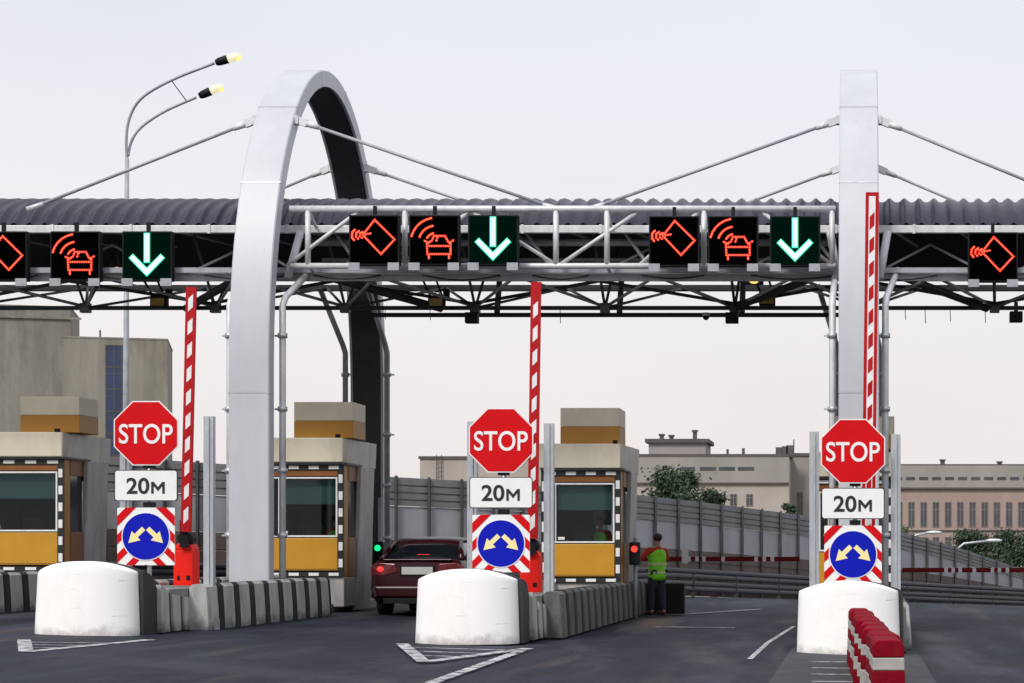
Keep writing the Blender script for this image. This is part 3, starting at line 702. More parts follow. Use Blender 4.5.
pr = [(37.0, 6.98)]+[(y, z-0.14) for y, z in prof[1:]]; pr = pr+[(2*AY-y, z) for y, z in pr[::-1][1:]]
b.add([(x, y, z) for y, z in pr for x in (XL, XR)], [(2*i, 2*i+1, 2*i+3, 2*i+2) for i in range(len(pr)-1)], 0, True)
b.build('soffit', 'soffit', CAN, True)
b = MB()   # gutters
for yy in (36.78, 2*AY-36.78):
    b.box(XL, XR, yy-0.055, yy+0.055, 6.90, 7.03)
build_each(b, 'gutter', 'white_steel', CAN, True, 0.01)
b = MB(); x = XL
while x < XR: b.box(x, x+0.05, 36.71, 36.724, 6.885, 7.045); x += 1.37
build_each(b, 'gutter_bracket', 'white_steel', CAN, True)
# lower walkway beams (light grey pair)
b = MB()
b.box(XL, XR, 36.50, 36.60, 6.17, 6.26)
b.build('walkway_beam', 'grey_steel', CAN, True)
b = MB(); b.box(XL, XR, 36.62, 36.72, 6.045, 6.165); b.build('walkway_beam', 'grey_steel', CAN, True)
b = MB(); b.box(XL, XR, 36.725, 37.195, 6.18, 6.205); b.build('walkway_deck', 'grey_steel', CAN, True)
# centre front truss between the arches
def trs(b, p, q, r, m=0): b.tube([p, q], r, m, 6)
cx0, cx1 = AX[0]+0.45, AX[1]-0.40; YF = 36.2; ZT, ZB = CZ+(VY-209)*YF/F, CZ+(VY-266)*YF/F
b = MB(); trs(b, (cx0, YF, ZT), (cx1, YF, ZT), 0.062); b.build('truss_top_chord', 'white_steel', CAN, True)
b = MB(); trs(b, (cx0, YF, ZB), (cx1, YF, ZB), 0.055); b.build('truss_bottom_chord', 'white_steel', CAN, True)
b = MB()
posts = [X_(p, 58) for p in (308, 405, 457, 502, 556, 607, 700, 757, 832)]
for px_ in (308, 405, 556, 607, 704, 832): trs(b, (X_(px_, 58), YF, ZB), (X_(px_, 58), YF, ZT), 0.05)
for p, q in ((288, 360), (556, 470), (560, 640), (640, 700), (832, 760), (405, 470)):
    trs(b, (X_(p, 58), YF, ZB+0.02), (X_(q, 58), YF+0.02, ZT-0.02), 0.036)
build_each(b, 'truss_web', 'white_steel', CAN, True)
# ties between the front truss and the eave
b = MB()
for px_ in (308, 405, 505, 607, 704, 800):
    xx = X_(px_, 58); trs(b, (xx, YF, ZT), (xx, 36.8, 6.98), 0.03); trs(b, (xx, YF, ZB), (xx, 36.6, 6.2), 0.03)
    trs(b, (xx, 37.5, 7.25), (xx+0.8, 37.25, 6.13), 0.035)
build_each(b, 'truss_tie', 'white_steel', CAN, True)
# second light purlin line under the eave, seen through the truss
b = MB(); b.tube([(cx0, 37.6, 6.86), (cx1, 37.6, 6.86)], 0.07, 0, 8); b.tube([(cx0, 38.4, 6.66), (cx1, 38.4, 6.66)], 0.035, 0, 8); build_each(b, 'purlin', 'grey_steel', CAN, True)
b = MB()
x = XL+0.3; k = 0
while x < XR-1.3:
    a = (x, 37.6, 6.82); c = (x+1.22, 37.25, 6.13)
    if k % 2: a, c = (x+1.22, 37.6, 6.82), (x, 37.25, 6.13)
    trs(b, a, c, 0.026); trs(b, (x+0.3, 38.0, 7.3), (x+1.1, 41.5, 7.35), 0.03) 
    x += 1.22; k += 1
build_each(b, 'web_diagonal', 'grey_steel', CAN, True)
# lower dark lattice: bottom chords, back chord, web members to the nodes
YA, ZA = F/53, CZ+(VY-308)/53
b = MB(); b.box(XL, XR, YA-0.055, YA+0.055, ZA-0.035, ZA+0.035); b.build('lower_chord', 'dark_steel', CAN, True)
b = MB(); b.box(cx0, cx1, 41.95, 42.05, 6.01, 6.09); b.build('lower_chord', 'dark_steel', CAN, True)
b = MB(); b.box(XL, XR, 43.0, 43.12, CZ+(VY-291)/48.8, CZ+(VY-285)/48.8); b.box(XL, XR, 42.9, 43.1, 6.98, 7.04); build_each(b, 'back_chord', 'dark_steel', CAN, True)
nodes = [-2.36-2.45*k for k in range(-4, 8)]
for i, xn in enumerate(nodes):
    b = MB(); N0 = Vector((xn, YA, ZA))
    for dx, yy, zz, r in ((-1.22, 43.05, 6.72, 0.028), (1.22, 43.05, 6.72, 0.028), (-0.10, 38.6, 7.2, 0.028), (0.1, 41.2, 7.4, 0.028)):
        trs(b, N0, (xn+dx, yy, zz), r)
    if AX[0]+1 < xn < AX[1]-1:
                trs(b, (xn, 42.0, 6.1), (xn+0.02, 42.4, 7.3), 0.06)
    b.box(xn-0.09, xn+0.09, YA-0.07, YA+0.07, ZA-0.09, ZA+0.09)
    b.build('web_frame', 'mid_steel', CAN, True)
    b = MB()
    for dx in (-1.15, 1.15): trs(b, (xn+dx*0.06, YA-0.1, ZA+0.04), (xn+dx, 37.0, 6.14), 0.03)
    b.build('light_brace', 'grey_steel', CAN, True)
# long shallow sag braces
b = MB()
for k, xn in enumerate(nodes):
    if k % 2 == 0 and abs(xn) > 0.5:
        trs(b, (xn, YA-0.3, ZA+0.05), (xn-2.6, YA-0.9, ZA+0.42), 0.034); trs(b, (xn, YA-0.3, ZA+0.05), (xn+2.6, YA-0.9, ZA+0.42), 0.034)
build_each(b, 'sag_brace', 'dark_steel', CAN, True)
# thick inclined struts springing from the arch legs to the canopy
b = MB()
for ax in AX:
    for sx in (-1, 1):
        b.tube([(ax+sx*0.36, 36.4, 6.05), (ax+sx*0.50, 36.7, 6.9)], 0.07, 0, 8)
        b.tube([(ax+sx*0.40, 37.0, 6.3), (ax+sx*2.4, YA-0.1, ZA-0.02)], 0.075, 1, 8)
    b.tube([(ax, 43.2, 7.3), (ax-0.1, 43.6, 8.5)], [0.13, 0.07], 0, 8)
build_each(b, 'strut', ['white_steel', 'dark_steel'], CAN, True)
# loose cables drooping from the walkway
b = MB()
for k in range(14):
    xa = XL+2+k*1.9; L = random.uniform(0.9, 1.7); dz = random.uniform(0.04, 0.10)
    pts = [(xa+L*t/6, 36.52, 6.13-dz*math.sin(math.pi*t/6)) for t in range(7)]
    b.tube(pts, 0.012, 0, 5)
for px_ in (385, 430, 905, 925, 950, 985, 560): 
    b.tube([(X_(px_, 53), YA, ZA), (X_(px_, 53)+0.01, YA, ZA-random.uniform(0.15, 0.3))], 0.007, 0, 4)
build_each(b, 'loose_cable', 'black', CAN, True)

# ------------------------------------------------------------------ lane displays
def disp(px, s, cy, kind, label):
    x = X_(px, s); y = F/s; z = CZ+(VY-cy)/s
    t = thing('lane_display', label, 'led sign', (x, y, z), group='square led lane signals hung on the canopy front')
    h = 0.43
    b = MB(); b.box(-h, h, 0, 0.16, -h, h); hs = b.build('housing', 'black', t, False, 0.012)
    b = MB(); b.box(-h+0.025, h-0.025, -0.004, -0.001, -h+0.025, h-0.025); b.build('face', 'panel_green' if kind == 'arrow' else 'panel_face', t)
    b = MB(); b.box(-0.03, 0.03, 0.05, 0.11, h, h+0.16); b.build('hanger', 'black', t)
    b = MB(); b.box(-h+0.0, -h+0.19, -0.035, -0.008, -h-0.09, -h+0.04); b.box(h-0.19, h, -0.035, -0.008, -h-0.09, -h+0.04); build_each(b, 'bracket', 'grey_steel', t, False)
    if kind == 'arrow':
        g = MB(); wv = MB()
        def poly(bb, q, y0): bb.prism(q, y0-0.003, y0, 'y')
        poly(g, [(-0.055, -0.12), (0.055, -0.12), (0.055, 0.40), (-0.055, 0.40)], -0.006)
        g2 = [(-0.315, -0.035), (-0.24, 0.04), (0.0, -0.20), (0.24, 0.04), (0.315, -0.035), (0.0, -0.36)]
        poly(g, g2, -0.010)
        for xx in (-0.028, 0.0, 0.028): poly(wv, [(xx-0.009, -0.10), (xx+0.009, -0.10), (xx+0.009, 0.385), (xx-0.009, 0.385)], -0.0145)
        poly(wv, [(-0.29, -0.033), (-0.24, 0.016), (0.0, -0.225), (0.24, 0.016), (0.29, -0.033), (0.0, -0.333)], -0.0145)
        g.build('arrow_glow', 'led_green', t); wv.build('arrow_symbol', 'led_white', t)
        return t
    b = MB(); c = MB()
    def dots(pts, closed=False, gap=0.040, r=0.0175):
        P_ = [Vector((p[0]*h, p[1]*h)) for p in pts]
        if closed: P_.append(P_[0])
        for i in range(len(P_)-1):
            a, e_ = P_[i], P_[i+1]; L = (e_-a).length; k = max(1, round(L/gap))
            for j in range(k+1):
                q = a.lerp(e_, j/k)
                ang = [R(60*u) for u in range(6)]
                b.prism([(q.x+r*1.2*math.cos(v), q.y+r*1.2*math.sin(v)) for v in ang], -0.009, -0.005, 'y')
                c.prism([(q.x+r*0.55*math.cos(v), q.y+r*0.55*math.sin(v)) for v in ang], -0.012, -0.0095, 'y')
            b.rect((a.x, -0.006, a.y), (e_.x, -0.006, e_.y), 0.02, 0.002) if abs(e_.x-a.x) > abs(e_.y-a.y)*20 else b.prism([(a.x-0.010, a.y), (a.x+0.010, a.y), (e_.x+0.010, e_.y), (e_.x-0.010, e_.y)], -0.0065, -0.0055, 'y')
    if kind == 'card':
        dots([(0.03, 0.80), (0.82, 0.02), (0.28, -0.56), (-0.44, 0.20)], True)
        for ux, hh_ in ((-0.86, 0.20), (-0.70, 0.15), (-0.55, 0.11)):
            dots([(ux+0.10, 0.20+hh_), (ux, 0.20+hh_*0.5), (ux-0.01, 0.20-hh_*0.5), (ux+0.07, 0.20-hh_)], gap=0.032)
        dots([(-0.34, 0.22), (-0.14, 0.26)])
    else:
        for r0, a0, a1 in ((1.0, 100, 165), (0.68, 100, 160), (0.38, 105, 150)):
            cxx, cyy = 0.06, -0.10
            pts = [(cxx+r0*math.cos(R(a0+(a1-a0)*k/5))*0.98, cyy+r0*math.sin(R(a0+(a1-a0)*k/5))*0.98) for k in range(6)]
            dots(pts, gap=0.035)
        dots([(-0.08, -0.02), (0.0, 0.16), (0.44, 0.16), (0.56, -0.06), (0.66, -0.16), (0.66, -0.56), (-0.26, -0.56), (-0.28, -0.16)], True)
        dots([(-0.18, -0.24), (0.56, -0.24)]); dots([(-0.20, -0.72), (-0.20, -0.58)]); dots([(0.60, -0.72), (0.60, -0.58)]); dots([(0.10, -0.02), (0.14, 0.10)]); dots([(0.66, -0.08), (0.76, -0.02)]); dots([(-0.28, -0.08), (-0.36, -0.04)])
    b.build('symbol', 'led_red', t); c.build('symbol_core', 'led_core', t)
    return t
s_c, s_s = 58.6, 57.9
for px, s, cy, k, lb in (
    (2, s_s, 256, 'card', 'red card symbol display cut off at the left edge of the photo'),
    (75, s_s, 256, 'car', 'red car and waves display left of the left arch'),
    (147, s_s, 256, 'arrow', 'green down arrow display left of the left arch'),
    (374, s_c, 240, 'card', 'red card symbol display just right of the left arch leg'),
    (434, s_c, 240, 'car', 'red car and waves display over the lane of the red car'),
    (493, s_c, 240, 'arrow', 'green down arrow display above the middle stop sign'),
    (674, s_c, 241, 'card', 'red card symbol display above the open lane with the worker'),
    (733, s_c, 241, 'car', 'red car and waves display above the open lane right of the worker'),
    (795, s_c, 241, 'arrow', 'green down arrow display left of the straight pillar'),
    (993, s_s, 257, 'card', 'red card symbol display right of the straight pillar')):
    disp(px, s, cy, k, lb)

# hanging equipment under the canopy
def sensor_lamp(px, s, py, label):
    p = P(px, py, s); t = thing('lane_lamp', label, 'lamp', p, group='yellow lens lane lamps under the canopy')
    b = MB(); b.box(-0.15, 0.15, -0.02, 0.18, -0.12, 0.10); b.build('lamp_body', 'black', t, False, 0.02)
    b = MB(); b.box(-0.12, 0.12, -0.03, -0.021, -0.09, 0.05); b.build('lens', mat('amber_lens', (0.35, 0.24, 0.03), 0.2, 0, 0.5, 12), t)
    b = MB(); b.tube([(-0.12, 0.08, 0.1), (-0.26, -0.3, 0.52)], 0.022, 0, 6); b.tube([(0.10, 0.08, 0.1), (0.0, -0.3, 0.52)], 0.022, 0, 6); b.box(0.13, 0.24, 0, 0.1, 0.08, 0.22); b.tube([(-0.05, 0.02, 0.1), (-0.02, 0.02, 0.17), (0.05, 0.02, 0.17), (0.07, 0.02, 0.1)], 0.012, 0, 6); b.build('bracket', 'black', t)
sensor_lamp(158, 54, 301, 'amber lensed lamp hanging under the canopy left of the left arch')
sensor_lamp(436, 54, 301, 'amber lensed lamp hanging above the red car')
sensor_lamp(767, 54, 299, 'amber lensed lamp hanging near the straight pillar')
def hang_box(px, s, py, label):
    p = P(px, py, s); t = thing('antenna_box', label, 'antenna', p, group='dark antenna boxes hanging from the lower truss')
    b = MB(); b.box(-0.12, 0.12, -0.1, 0.1, -0.10, 0.10); b.build('case', 'black', t, False, 0.012)
    b = MB(); b.box(-0.035, 0.035, -0.03, 0.03, 0.10, 0.28); b.build('mount', 'dark_steel', t)
hang_box(472, 53.5, 318, 'dark antenna box below the truss above the middle stop sign'); hang_box(732, 53.5, 318, 'dark antenna box below the truss right of the worker'); hang_box(1016, 53.5, 317, 'dark antenna box below the truss at the right edge')
def dome(px, s, py, label):
    p = P(px, py, s); t = thing('dome_camera', label, 'camera', p, group='small dome cameras under the truss')
    b = MB(); b.tube([(0, 0, 0.02), (0, 0, 0.08)], 0.07, 0, 12); b.build('housing', 'galv', t); b = MB(); b.sphere((0, 0, 0), 0.062); b.build('lens_dome', 'black', t)
dome(706, 53, 317, 'small dome camera left of the antenna box near the straight pillar')
def flood(px, s, py, label, m='lamp_lit'):
    p = P(px, py, s); t = thing('floodlight', label, 'lamp', p, group='lit floodlights in the canopy')
    b = MB(); b.box(-0.17, 0.17, 0, 0.12, -0.06, 0.08); b.build('case', 'dark_steel', t, False, 0.02)
    b = MB(); b.sphere((0, -0.01, 0), 0.065, 0, 10, (1.3, 0.4, 0.8)); b.build('bulb', m, t)
    b = MB(); b.rect((0, 0.06, 0.08), (0, 0.06, 0.5), 0.03, 0.03); b.build('bracket', 'dark_steel', t)
flood(117, 55, 270, 'lit yellow floodlight between the red car display and the green arrow display at left')
flood(754, 55, 281, 'lit yellow floodlight under the red car display near the pillar')

# ------------------------------------------------------------------ persons
def skin_mesh(nodes, edges, sub=1):
    me = bpy.data.meshes.new('sk'); me.from_pydata([n_[:3] for n_ in nodes], edges, []); me.update()
    o = bpy.data.objects.new('sk', me); COL.objects.link(o)
    o.modifiers.new('s', 'SKIN'); sv = me.skin_vertices[0].data
    for i, nd in enumerate(nodes):
        r = nd[3]; sv[i].radius = (r, r) if not isinstance(r, tuple) else r; sv[i].use_root = (i == 0)
    o.modifiers['s'].use_smooth_shade = True
    ss = o.modifiers.new('u', 'SUBSURF'); ss.levels = sub; ss.render_levels = sub
    dg = bpy.context.evaluated_depsgraph_get(); dg.update(); m2 = bpy.data.meshes.new_from_object(o.evaluated_get(dg))
    bpy.data.objects.remove(o)
    for p in m2.polygons: p.use_smooth = True
    return m2
def put(me, name, m, parent):
    me.materials.clear(); me.materials.append(M[m])
    for p in me.polygons: p.material_index = 0
    o = bpy.data.objects.new(name, me); COL.objects.link(o); o.parent = parent; ORG[o.name] = ORG.get(parent.name, Vector()); return o
def person(loc, rz, ht, label, arms='folded', hair_c='hair'):
    """figure faces local -Y; joints are given for a 1.75 m figure"""
    k = ht/1.75
    t = thing('person', label, 'person', loc, rz); t.scale = (1.12, 1.10, 1.0)
    def J(x, y, z, r): return (x*k, y*k, z*k, r*k if not isinstance(r, tuple) else (r[0]*k, r[1]*k))
    LH = (0.10, 0.0)
    if arms == 'folded':   # forearms raised in front of the chest, one reaching out
        aR = [(-0.19, 0.0, 1.42), (-0.27, -0.06, 1.17), (-0.08, -0.27, 1.22), (-0.02, -0.31, 1.24)]
        aL = [(0.19, 0.0, 1.42), (0.33, -0.07, 1.20), (0.44, -0.28, 1.26), (0.48, -0.35, 1.28)]
    else:
        aR = [(-0.19, 0.0, 1.42), (-0.25, -0.03, 1.15), (-0.16, -0.24, 1.05), (-0.13, -0.31, 1.05)]
        aL = [(0.19, 0.0, 1.42), (0.25, -0.03, 1.15), (0.16, -0.24, 1.05), (0.13, -0.31, 1.05)]
    legs = [[(-0.095, 0, 0.90), (-0.11, -0.01, 0.50), (-0.12, 0.03, 0.09)], [(0.095, 0, 0.90), (0.12, -0.04, 0.50), (0.14, 0.0, 0.09)]]
    nd = [J(0, 0, 0.95, (0.15, 0.11)), J(0, 0, 1.15, (0.135, 0.10)), J(0, 0, 1.34, (0.165, 0.11)), J(0, 0.0, 1.45, (0.09, 0.075)), J(0, 0, 1.52, 0.055), J(0, -0.01, 1.60, (0.072, 0.085)), J(0, -0.01, 1.68, (0.072, 0.085)), J(0, 0, 1.73, (0.045, 0.05))]
    ed = [(0, 1), (1, 2), (2, 3), (3, 4), (4, 5), (5, 6), (6, 7)]
    for A in (aR, aL):
        i0 = len(nd)
        for (x, y, z), r in zip(A, (0.062, 0.045, 0.032, 0.032)): nd.append(J(x, y, z, r))
        ed += [(2, i0), (i0, i0+1), (i0+1, i0+2), (i0+2, i0+3)]
        # fingers and thumb from the palm
        h = Vector(A[3]); f = (h-Vector(A[2])).normalized(); sd_ = f.cross(Vector((0, 0, 1))).normalized()
        for q in range(4):
            i1 = len(nd); o_ = sd_*(0.027-0.018*q); c1 = h+o_+f*0.045; c2 = c1+f*(0.03+0.006*(q in (1, 2)))+Vector((0, 0, -0.015)); 
            nd.append(J(*c1, 0.010)); nd.append(J(*c2, 0.009)); ed += [(i0+3, i1), (i1, i1+1)]
        i1 = len(nd); c1 = h+sd_*0.045+Vector((0, 0, 0.01)); c2 = c1+f*0.035; nd.append(J(*c1, 0.011)); nd.append(J(*c2, 0.010)); ed += [(i0+3, i1), (i1, i1+1)]
    for Lg in legs:
        i0 = len(nd)
        for (x, y, z), r in zip(Lg, (0.085, 0.058, 0.042)): nd.append(J(x, y, z, r))
        a = Lg[2]; nd.append(J(a[0], a[1]-0.14, 0.045, (0.04, 0.035))); nd.append(J(a[0], a[1]+0.05, 0.05, (0.035, 0.035)))
        ed += [(0, i0), (i0, i0+1), (i0+1, i0+2), (i0+2, i0+3), (i0+2, i0+4)]
    body = put(skin_mesh(nd, ed, 1), 'body', 'skin', t)
    # face: nose, ears, eyes
    b = MB(); b.sphere((0, -0.095*k, 1.62*k), 0.016*k, 0, 8, (0.8, 1.2, 1.4)); b.sphere((-0.078*k, 0.0, 1.62*k), 0.022*k, 0, 8, (0.4, 0.8, 1.3)); b.sphere((0.078*k, 0, 1.62*k), 0.022*k, 0, 8, (0.4, 0.8, 1.3)); b.build('face_feature', 'skin', t)
    b = MB(); b.sphere((-0.03*k, -0.086*k, 1.65*k), 0.009*k, 0, 8); b.sphere((0.03*k, -0.086*k, 1.65*k), 0.009*k, 0, 8); b.sphere((0, -0.084*k, 1.575*k), 0.011*k, 0, 8, (2, 0.6, 0.5)); b.build('eyes_mouth', 'hair', t)
    # hair cap
    b = MB(); b.sphere((0, 0.02*k, 1.675*k), 0.096*k, 0, 14, (0.98, 1.05, 0.95)); b.build('hair', hair_c, t)
    # trousers
    nd = [J(0, 0, 0.97, (0.14, 0.11))]; ed = []
    for Lg in legs:
        i0 = len(nd)
        for (x, y, z), r in zip([Lg[0], Lg[1], (Lg[2][0], Lg[2][1], 0.07)], (0.10, 0.085, 0.072)): nd.append(J(x, y, z, r))
        ed += [(0, i0), (i0, i0+1), (i0+1, i0+2)]
    put(skin_mesh(nd, ed, 1), 'trousers', 'trousers', t)
    # jacket sleeves + collar under the vest
    nd = [J(0, 0, 1.30, (0.16, 0.115)), J(0, 0, 1.44, (0.12, 0.095)), J(0, 0, 1.50, (0.075, 0.07))]; ed = [(0, 1), (1, 2)]
    for A in (aR, aL):
        i0 = len(nd)
        for (x, y, z), r in zip(A[:3], (0.085, 0.066, 0.050)): nd.append(J(x, y, z, r))
        ed += [(0, i0), (i0, i0+1), (i0+1, i0+2)]
    put(skin_mesh(nd, ed, 1), 'jacket', 'orange_cloth', t)
    nd = [J(0, 0, 0.72, (0.21, 0.17)), J(0, 0, 0.90, (0.205, 0.165)), J(0, 0, 1.10, (0.19, 0.15)), J(0, 0, 1.32, (0.225, 0.16)), J(0, 0, 1.45, (0.175, 0.125))]
    v = put(skin_mesh(nd, [(0, 1), (1, 2), (2, 3), (3, 4)], 2), 'vest', 'hivis', t)
    b = MB()
    for z in (0.92, 1.10):
        ring = [(0.197*k*math.cos(a), 0.160*k*math.sin(a)) for a in [2*math.pi*q/24 for q in range(24)]]
        b.loft([[(x, y, (z-0.022)*k) for x, y in ring], [(x, y, (z+0.022)*k) for x, y in ring]], 0, False, True)
    b.build('reflective_band', 'reflect', v)
    for Lg in legs:
        a = Lg[2]; b = MB(); b.sphere((a[0]*k, (a[1]-0.05)*k, 0.05*k), 0.055*k, 0, 12, (0.95, 2.4, 0.85)); b.build('shoe', 'shoe', t)
    return t
xp = X_(657, 51); yp = F/51
person((xp, yp, H(xp, yp)), R(222), 1.60, 'person in green safety vest with orange sleeves standing beside the booth')

# ------------------------------------------------------------------ toll booths
def toll_booth(x, y, label, wdt=1.48, bo=0.0):
    z0 = H(x, y); D = 2.0
    t = thing('toll_booth', label, 'booth', (x, y, z0), group='yellow and beige toll booths on the islands')
    W = -wdt
    b = MB(); b.box(W, 0.0, 0.02, D, 0.1, 0.66); b.build('plinth', 'inox', t, False, 0.02)
    # check strips (bottom, top, right edge)
    def checks(seq, horiz=True):
        bb = MB()
        for (x0, x1, z0_, z1_, n_) in seq:
            bb.box(x0, x1, -0.022, 0.018, z0_, z1_, 0)
            for q in range(n_//2):
                if horiz:
                    st_ = (x1-x0)/(n_//2); xa = x0+st_*(q+0.25); bb.box(xa, xa+st_*0.5, -0.026, -0.0225, z0_+0.018, z1_-0.018, 1)
                else:
                    st_ = (z1_-z0_)/(n_//2); za = z0_+st_*(q+0.25); bb.box(x0+(x1-x0)*0.18, x1-(x1-x0)*0.18, -0.026, -0.0225, za, za+st_*0.5, 1)
        return bb
    checks([(W, 0.0, 0.665, 0.755, 9)]).build('check_strip', ['black_ink', 'white_mark'], t)
    checks([(W, 0.0, 2.64, 2.735, 9)]).build('check_strip', ['black_ink', 'white_mark'], t)
    checks([(-0.115, 0.0, 0.76, 2.635, 13)], False).build('check_strip', ['black_ink', 'white_mark'], t)
    checks([(W, W+0.09, 0.76, 2.635, 11)], False).build('check_strip', ['black_ink', 'white_mark'], t)
    # walls: shell so that the interior shows through the glass
    b = MB(); x0, x1 = W+0.095, -0.12
    b.box(x0, x1, 0.0, 0.05, 0.78, 1.38, 0); yp_ = b.build('front_panel', 'yellow', t, False, 0.008)
    b = MB(); b.box(x0+0.02, x1-0.02, -0.004, -0.001, 0.80, 0.812); b.build('panel_lip', 'brown', yp_)
    b = MB(); b.box(x0, x1, 0.0, 0.05, 2.53, 2.635); b.build('head_panel', 'brown', t)
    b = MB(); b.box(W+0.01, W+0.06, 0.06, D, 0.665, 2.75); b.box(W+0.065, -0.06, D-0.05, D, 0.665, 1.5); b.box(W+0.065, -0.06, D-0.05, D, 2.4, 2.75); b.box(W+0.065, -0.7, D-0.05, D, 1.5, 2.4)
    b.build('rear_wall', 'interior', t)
    # lane side: brown corner, sliding window, worn metal flank that bulges out
    b = MB(); b.box(-0.05, -0.001, 0.03, 0.30, 0.66, 2.75); b.build('corner_post', 'ochre', t)
    b = MB(); b.box(-0.05, 0.012, 0.305, 0.95, 0.66, 1.40); b.box(-0.05, 0.012, 0.305, 0.95, 2.45, 2.75); so_ = build_each(b, 'service_hatch', 'brown', t, False)[0]
    b = MB(); b.box(-0.03, -0.02, 0.31, 0.95, 1.405, 2.445); b.build('hatch_pane', 'dark_glass', so_)
    b = MB(); 
    prof_ = [(0.0, 0.02), (0.03, 0.5), (0.05, 1.2), (0.07, 2.0), (0.09, 2.735)]
    rg = [[(px__, 0.96, z_), (px__, D+0.05, z_), (px__-0.08, D+0.05, z_), (px__-0.08, 0.96, z_)] for px__, z_ in prof_]
    b.loft(rg, 0, True); b.build('metal_flank', 'inox', t, False, 0.01)
    # window
    b = MB(); z1, z2 = 1.40, 2.51; fr = 0.03
    b.box(x0, x1, -0.012, 0.045, z1, z1+fr); b.box(x0, x1, -0.012, 0.045, z2-fr, z2); b.box(x0, x0+fr, -0.012, 0.045, z1+fr, z2-fr); b.box(x1-fr, x1, -0.012, 0.045, z1+fr, z2-fr)
    b.box(x0+0.17, x0+0.185, -0.008, 0.03, z1+fr, z2-fr)
    wf = b.build('window_frame', 'white_mark', t)
    b = MB(); b.box(x0+fr, x1-fr, 0.012, 0.02, z1+fr, z2-fr); b.build('pane', 'booth_glass', wf)
    b = MB(); b.box(x0+fr+0.17, x1-fr, 0.14, 0.15, z2-0.50, z2-fr); b.build('blind', 'blind', t)
    b = MB(); b.box(x0+0.22, x0+0.34, 0.006, 0.0095, z1+0.06, z1+0.11); b.build('sticker', 'white_mark', wf)
    # inside: desk, monitor, chair back
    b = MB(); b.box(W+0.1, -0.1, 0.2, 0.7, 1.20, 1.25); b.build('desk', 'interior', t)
    b = MB(); b.box(-0.95, -0.58, 0.55, 0.58, 1.40, 1.68); b.box(-0.79, -0.74, 0.56, 0.6, 1.25, 1.40); mo = b.build('monitor', 'black', t)
    b = MB(); b.box(-0.75, -0.40, 1.88, 1.91, 1.75, 2.15); b.build('notice_board', 'plate', t)
    # fascia and roof
    b = MB(); b.box(W-0.05, 0.0, -0.10, D+0.1, 2.78, 3.235); b.build('fascia', 'beige', t, False, 0.02)
    b = MB(); b.loft([[(0.002, -0.09, 2.74), (0.01, -0.09, 3.225), (0.003, -0.09, 3.226), (0.0015, -0.09, 2.75)], [(0.10, D+0.1, 2.74), (0.12, D+0.1, 3.225), (0.003, D+0.1, 3.225), (0.002, D+0.1, 2.74)]], 0, True); b.build('side_fascia', 'stained', t, False, 0.02)
    b = MB(); b.box(W, 0.06, -0.08, D, 2.738, 2.778); b.build('shadow_gap', 'black_ink', t)
    b = MB(); b.box(-1.08+bo, bo+0.02, 0.12, 1.1, 3.237, 3.56); rb = b.build('roof_box', 'ochre', t, False, 0.01)
    b = MB(); b.box(-1.08+bo, bo+0.02, 0.12, 1.1, 3.562, 3.91); b.build('roof_box_cap', 'beige', rb, False, 0.015)
    b = MB(); b.box(-0.14, -0.06, -0.1, -0.02, 3.237, 3.30); b.build('roof_fixture', 'black', t)
    return t
booths = [(X_(64, 54), 'yellow and beige toll booth cut off at the left edge of the photo', 1.62), (X_(344, 54), 'yellow and beige toll booth right of the left arch leg, beside the red car', 1.48),
          (X_(621, 54), 'yellow and beige toll booth beside the worker in the green vest', 1.48), (0.62, 'toll booth mostly hidden behind the straight pillar and rightmost stop sign', 1.48)]
YB = F/54
for (bx, lb, wd), bo_ in zip(booths, (0.22, 0.12, -0.06, 0.0)): toll_booth(bx, YB, lb, wd, bo_)
person((booths[1][0]-0.38, YB+0.95, H(bx, YB)+0.66), R(20), 1.42, 'person behind the window of the booth beside the red car', 'desk')
person((booths[2][0]-0.50, YB+0.95, H(bx, YB)+0.62), R(-20), 1.42, 'person behind the window of the booth beside the standing worker', 'desk')
# guard posts at the booth corners
def guard_post(px, s, top, label, m='inox', r=0.05):
    x = X_(px, s); y = F/s; z0 = H(x, y); h = CZ+(VY-top)/s-z0
    t = thing('guard_post', label, 'post', (x, y, z0), group='slim metal posts at the booths')
    b = MB(); b.tube([(0, 0, 0), (0, 0, h)], r, 0, 10); b.build('shaft', m, t)
    b = MB(); b.tube([(0, 0, h-0.02), (0, 0, h+0.03)], r*1.2, 0, 10); b.build('cap', m, t)
guard_post(620, 53, 548, 'slim worn metal post at the lane corner of the booth next to the worker')
# signal lights
def signal(px, s, py, m, label, ph):
    x = X_(px, s); y = F/s; z0 = H(x, y); z = CZ+(VY-py)/s-z0
    t = thing('traffic_light', label, 'traffic light', (x, y, z0), group='small lane traffic lights on grey poles')
    b = MB(); b.tube([(0, 0.10, 0), (0, 0.10, ph)], 0.038, 0, 10); b.build('pole', 'grey_steel', t)
    b = MB(); b.box(-0.10, 0.10, -0.12, 0.055, z-0.30, z+0.13); hd = b.build('signal_head', 'black', t, False, 0.025)
    b = MB(); b.tube([(0, -0.135, z), (0, -0.121, z)], 0.060, 0, 18); b.build('lens', m, hd)
    b = MB(); b.tube([(0, -0.13, z-0.18), (0, -0.121, z-0.18)], 0.068, 0, 18); b.build('lens', 'black', hd)
    b = MB()
    N = 10; pts = []
    for q in range(N+1):
        a = R(0+180*q/N); pts.append((0.085*math.cos(a), 0.085*math.sin(a)))
    b.loft([[(u, -0.125, z+v) for u, v in pts], [(u, -0.24, z+v) for u, v in pts]], 0, False, True, False); b.build('visor', 'black', hd)
signal(635, 53.2, 549, 'tl_red', 'small traffic light showing red beside the worker', 1.5)
signal(379, 50.5, 548, 'tl_green', 'small traffic light showing green left of the red car', 2.2)
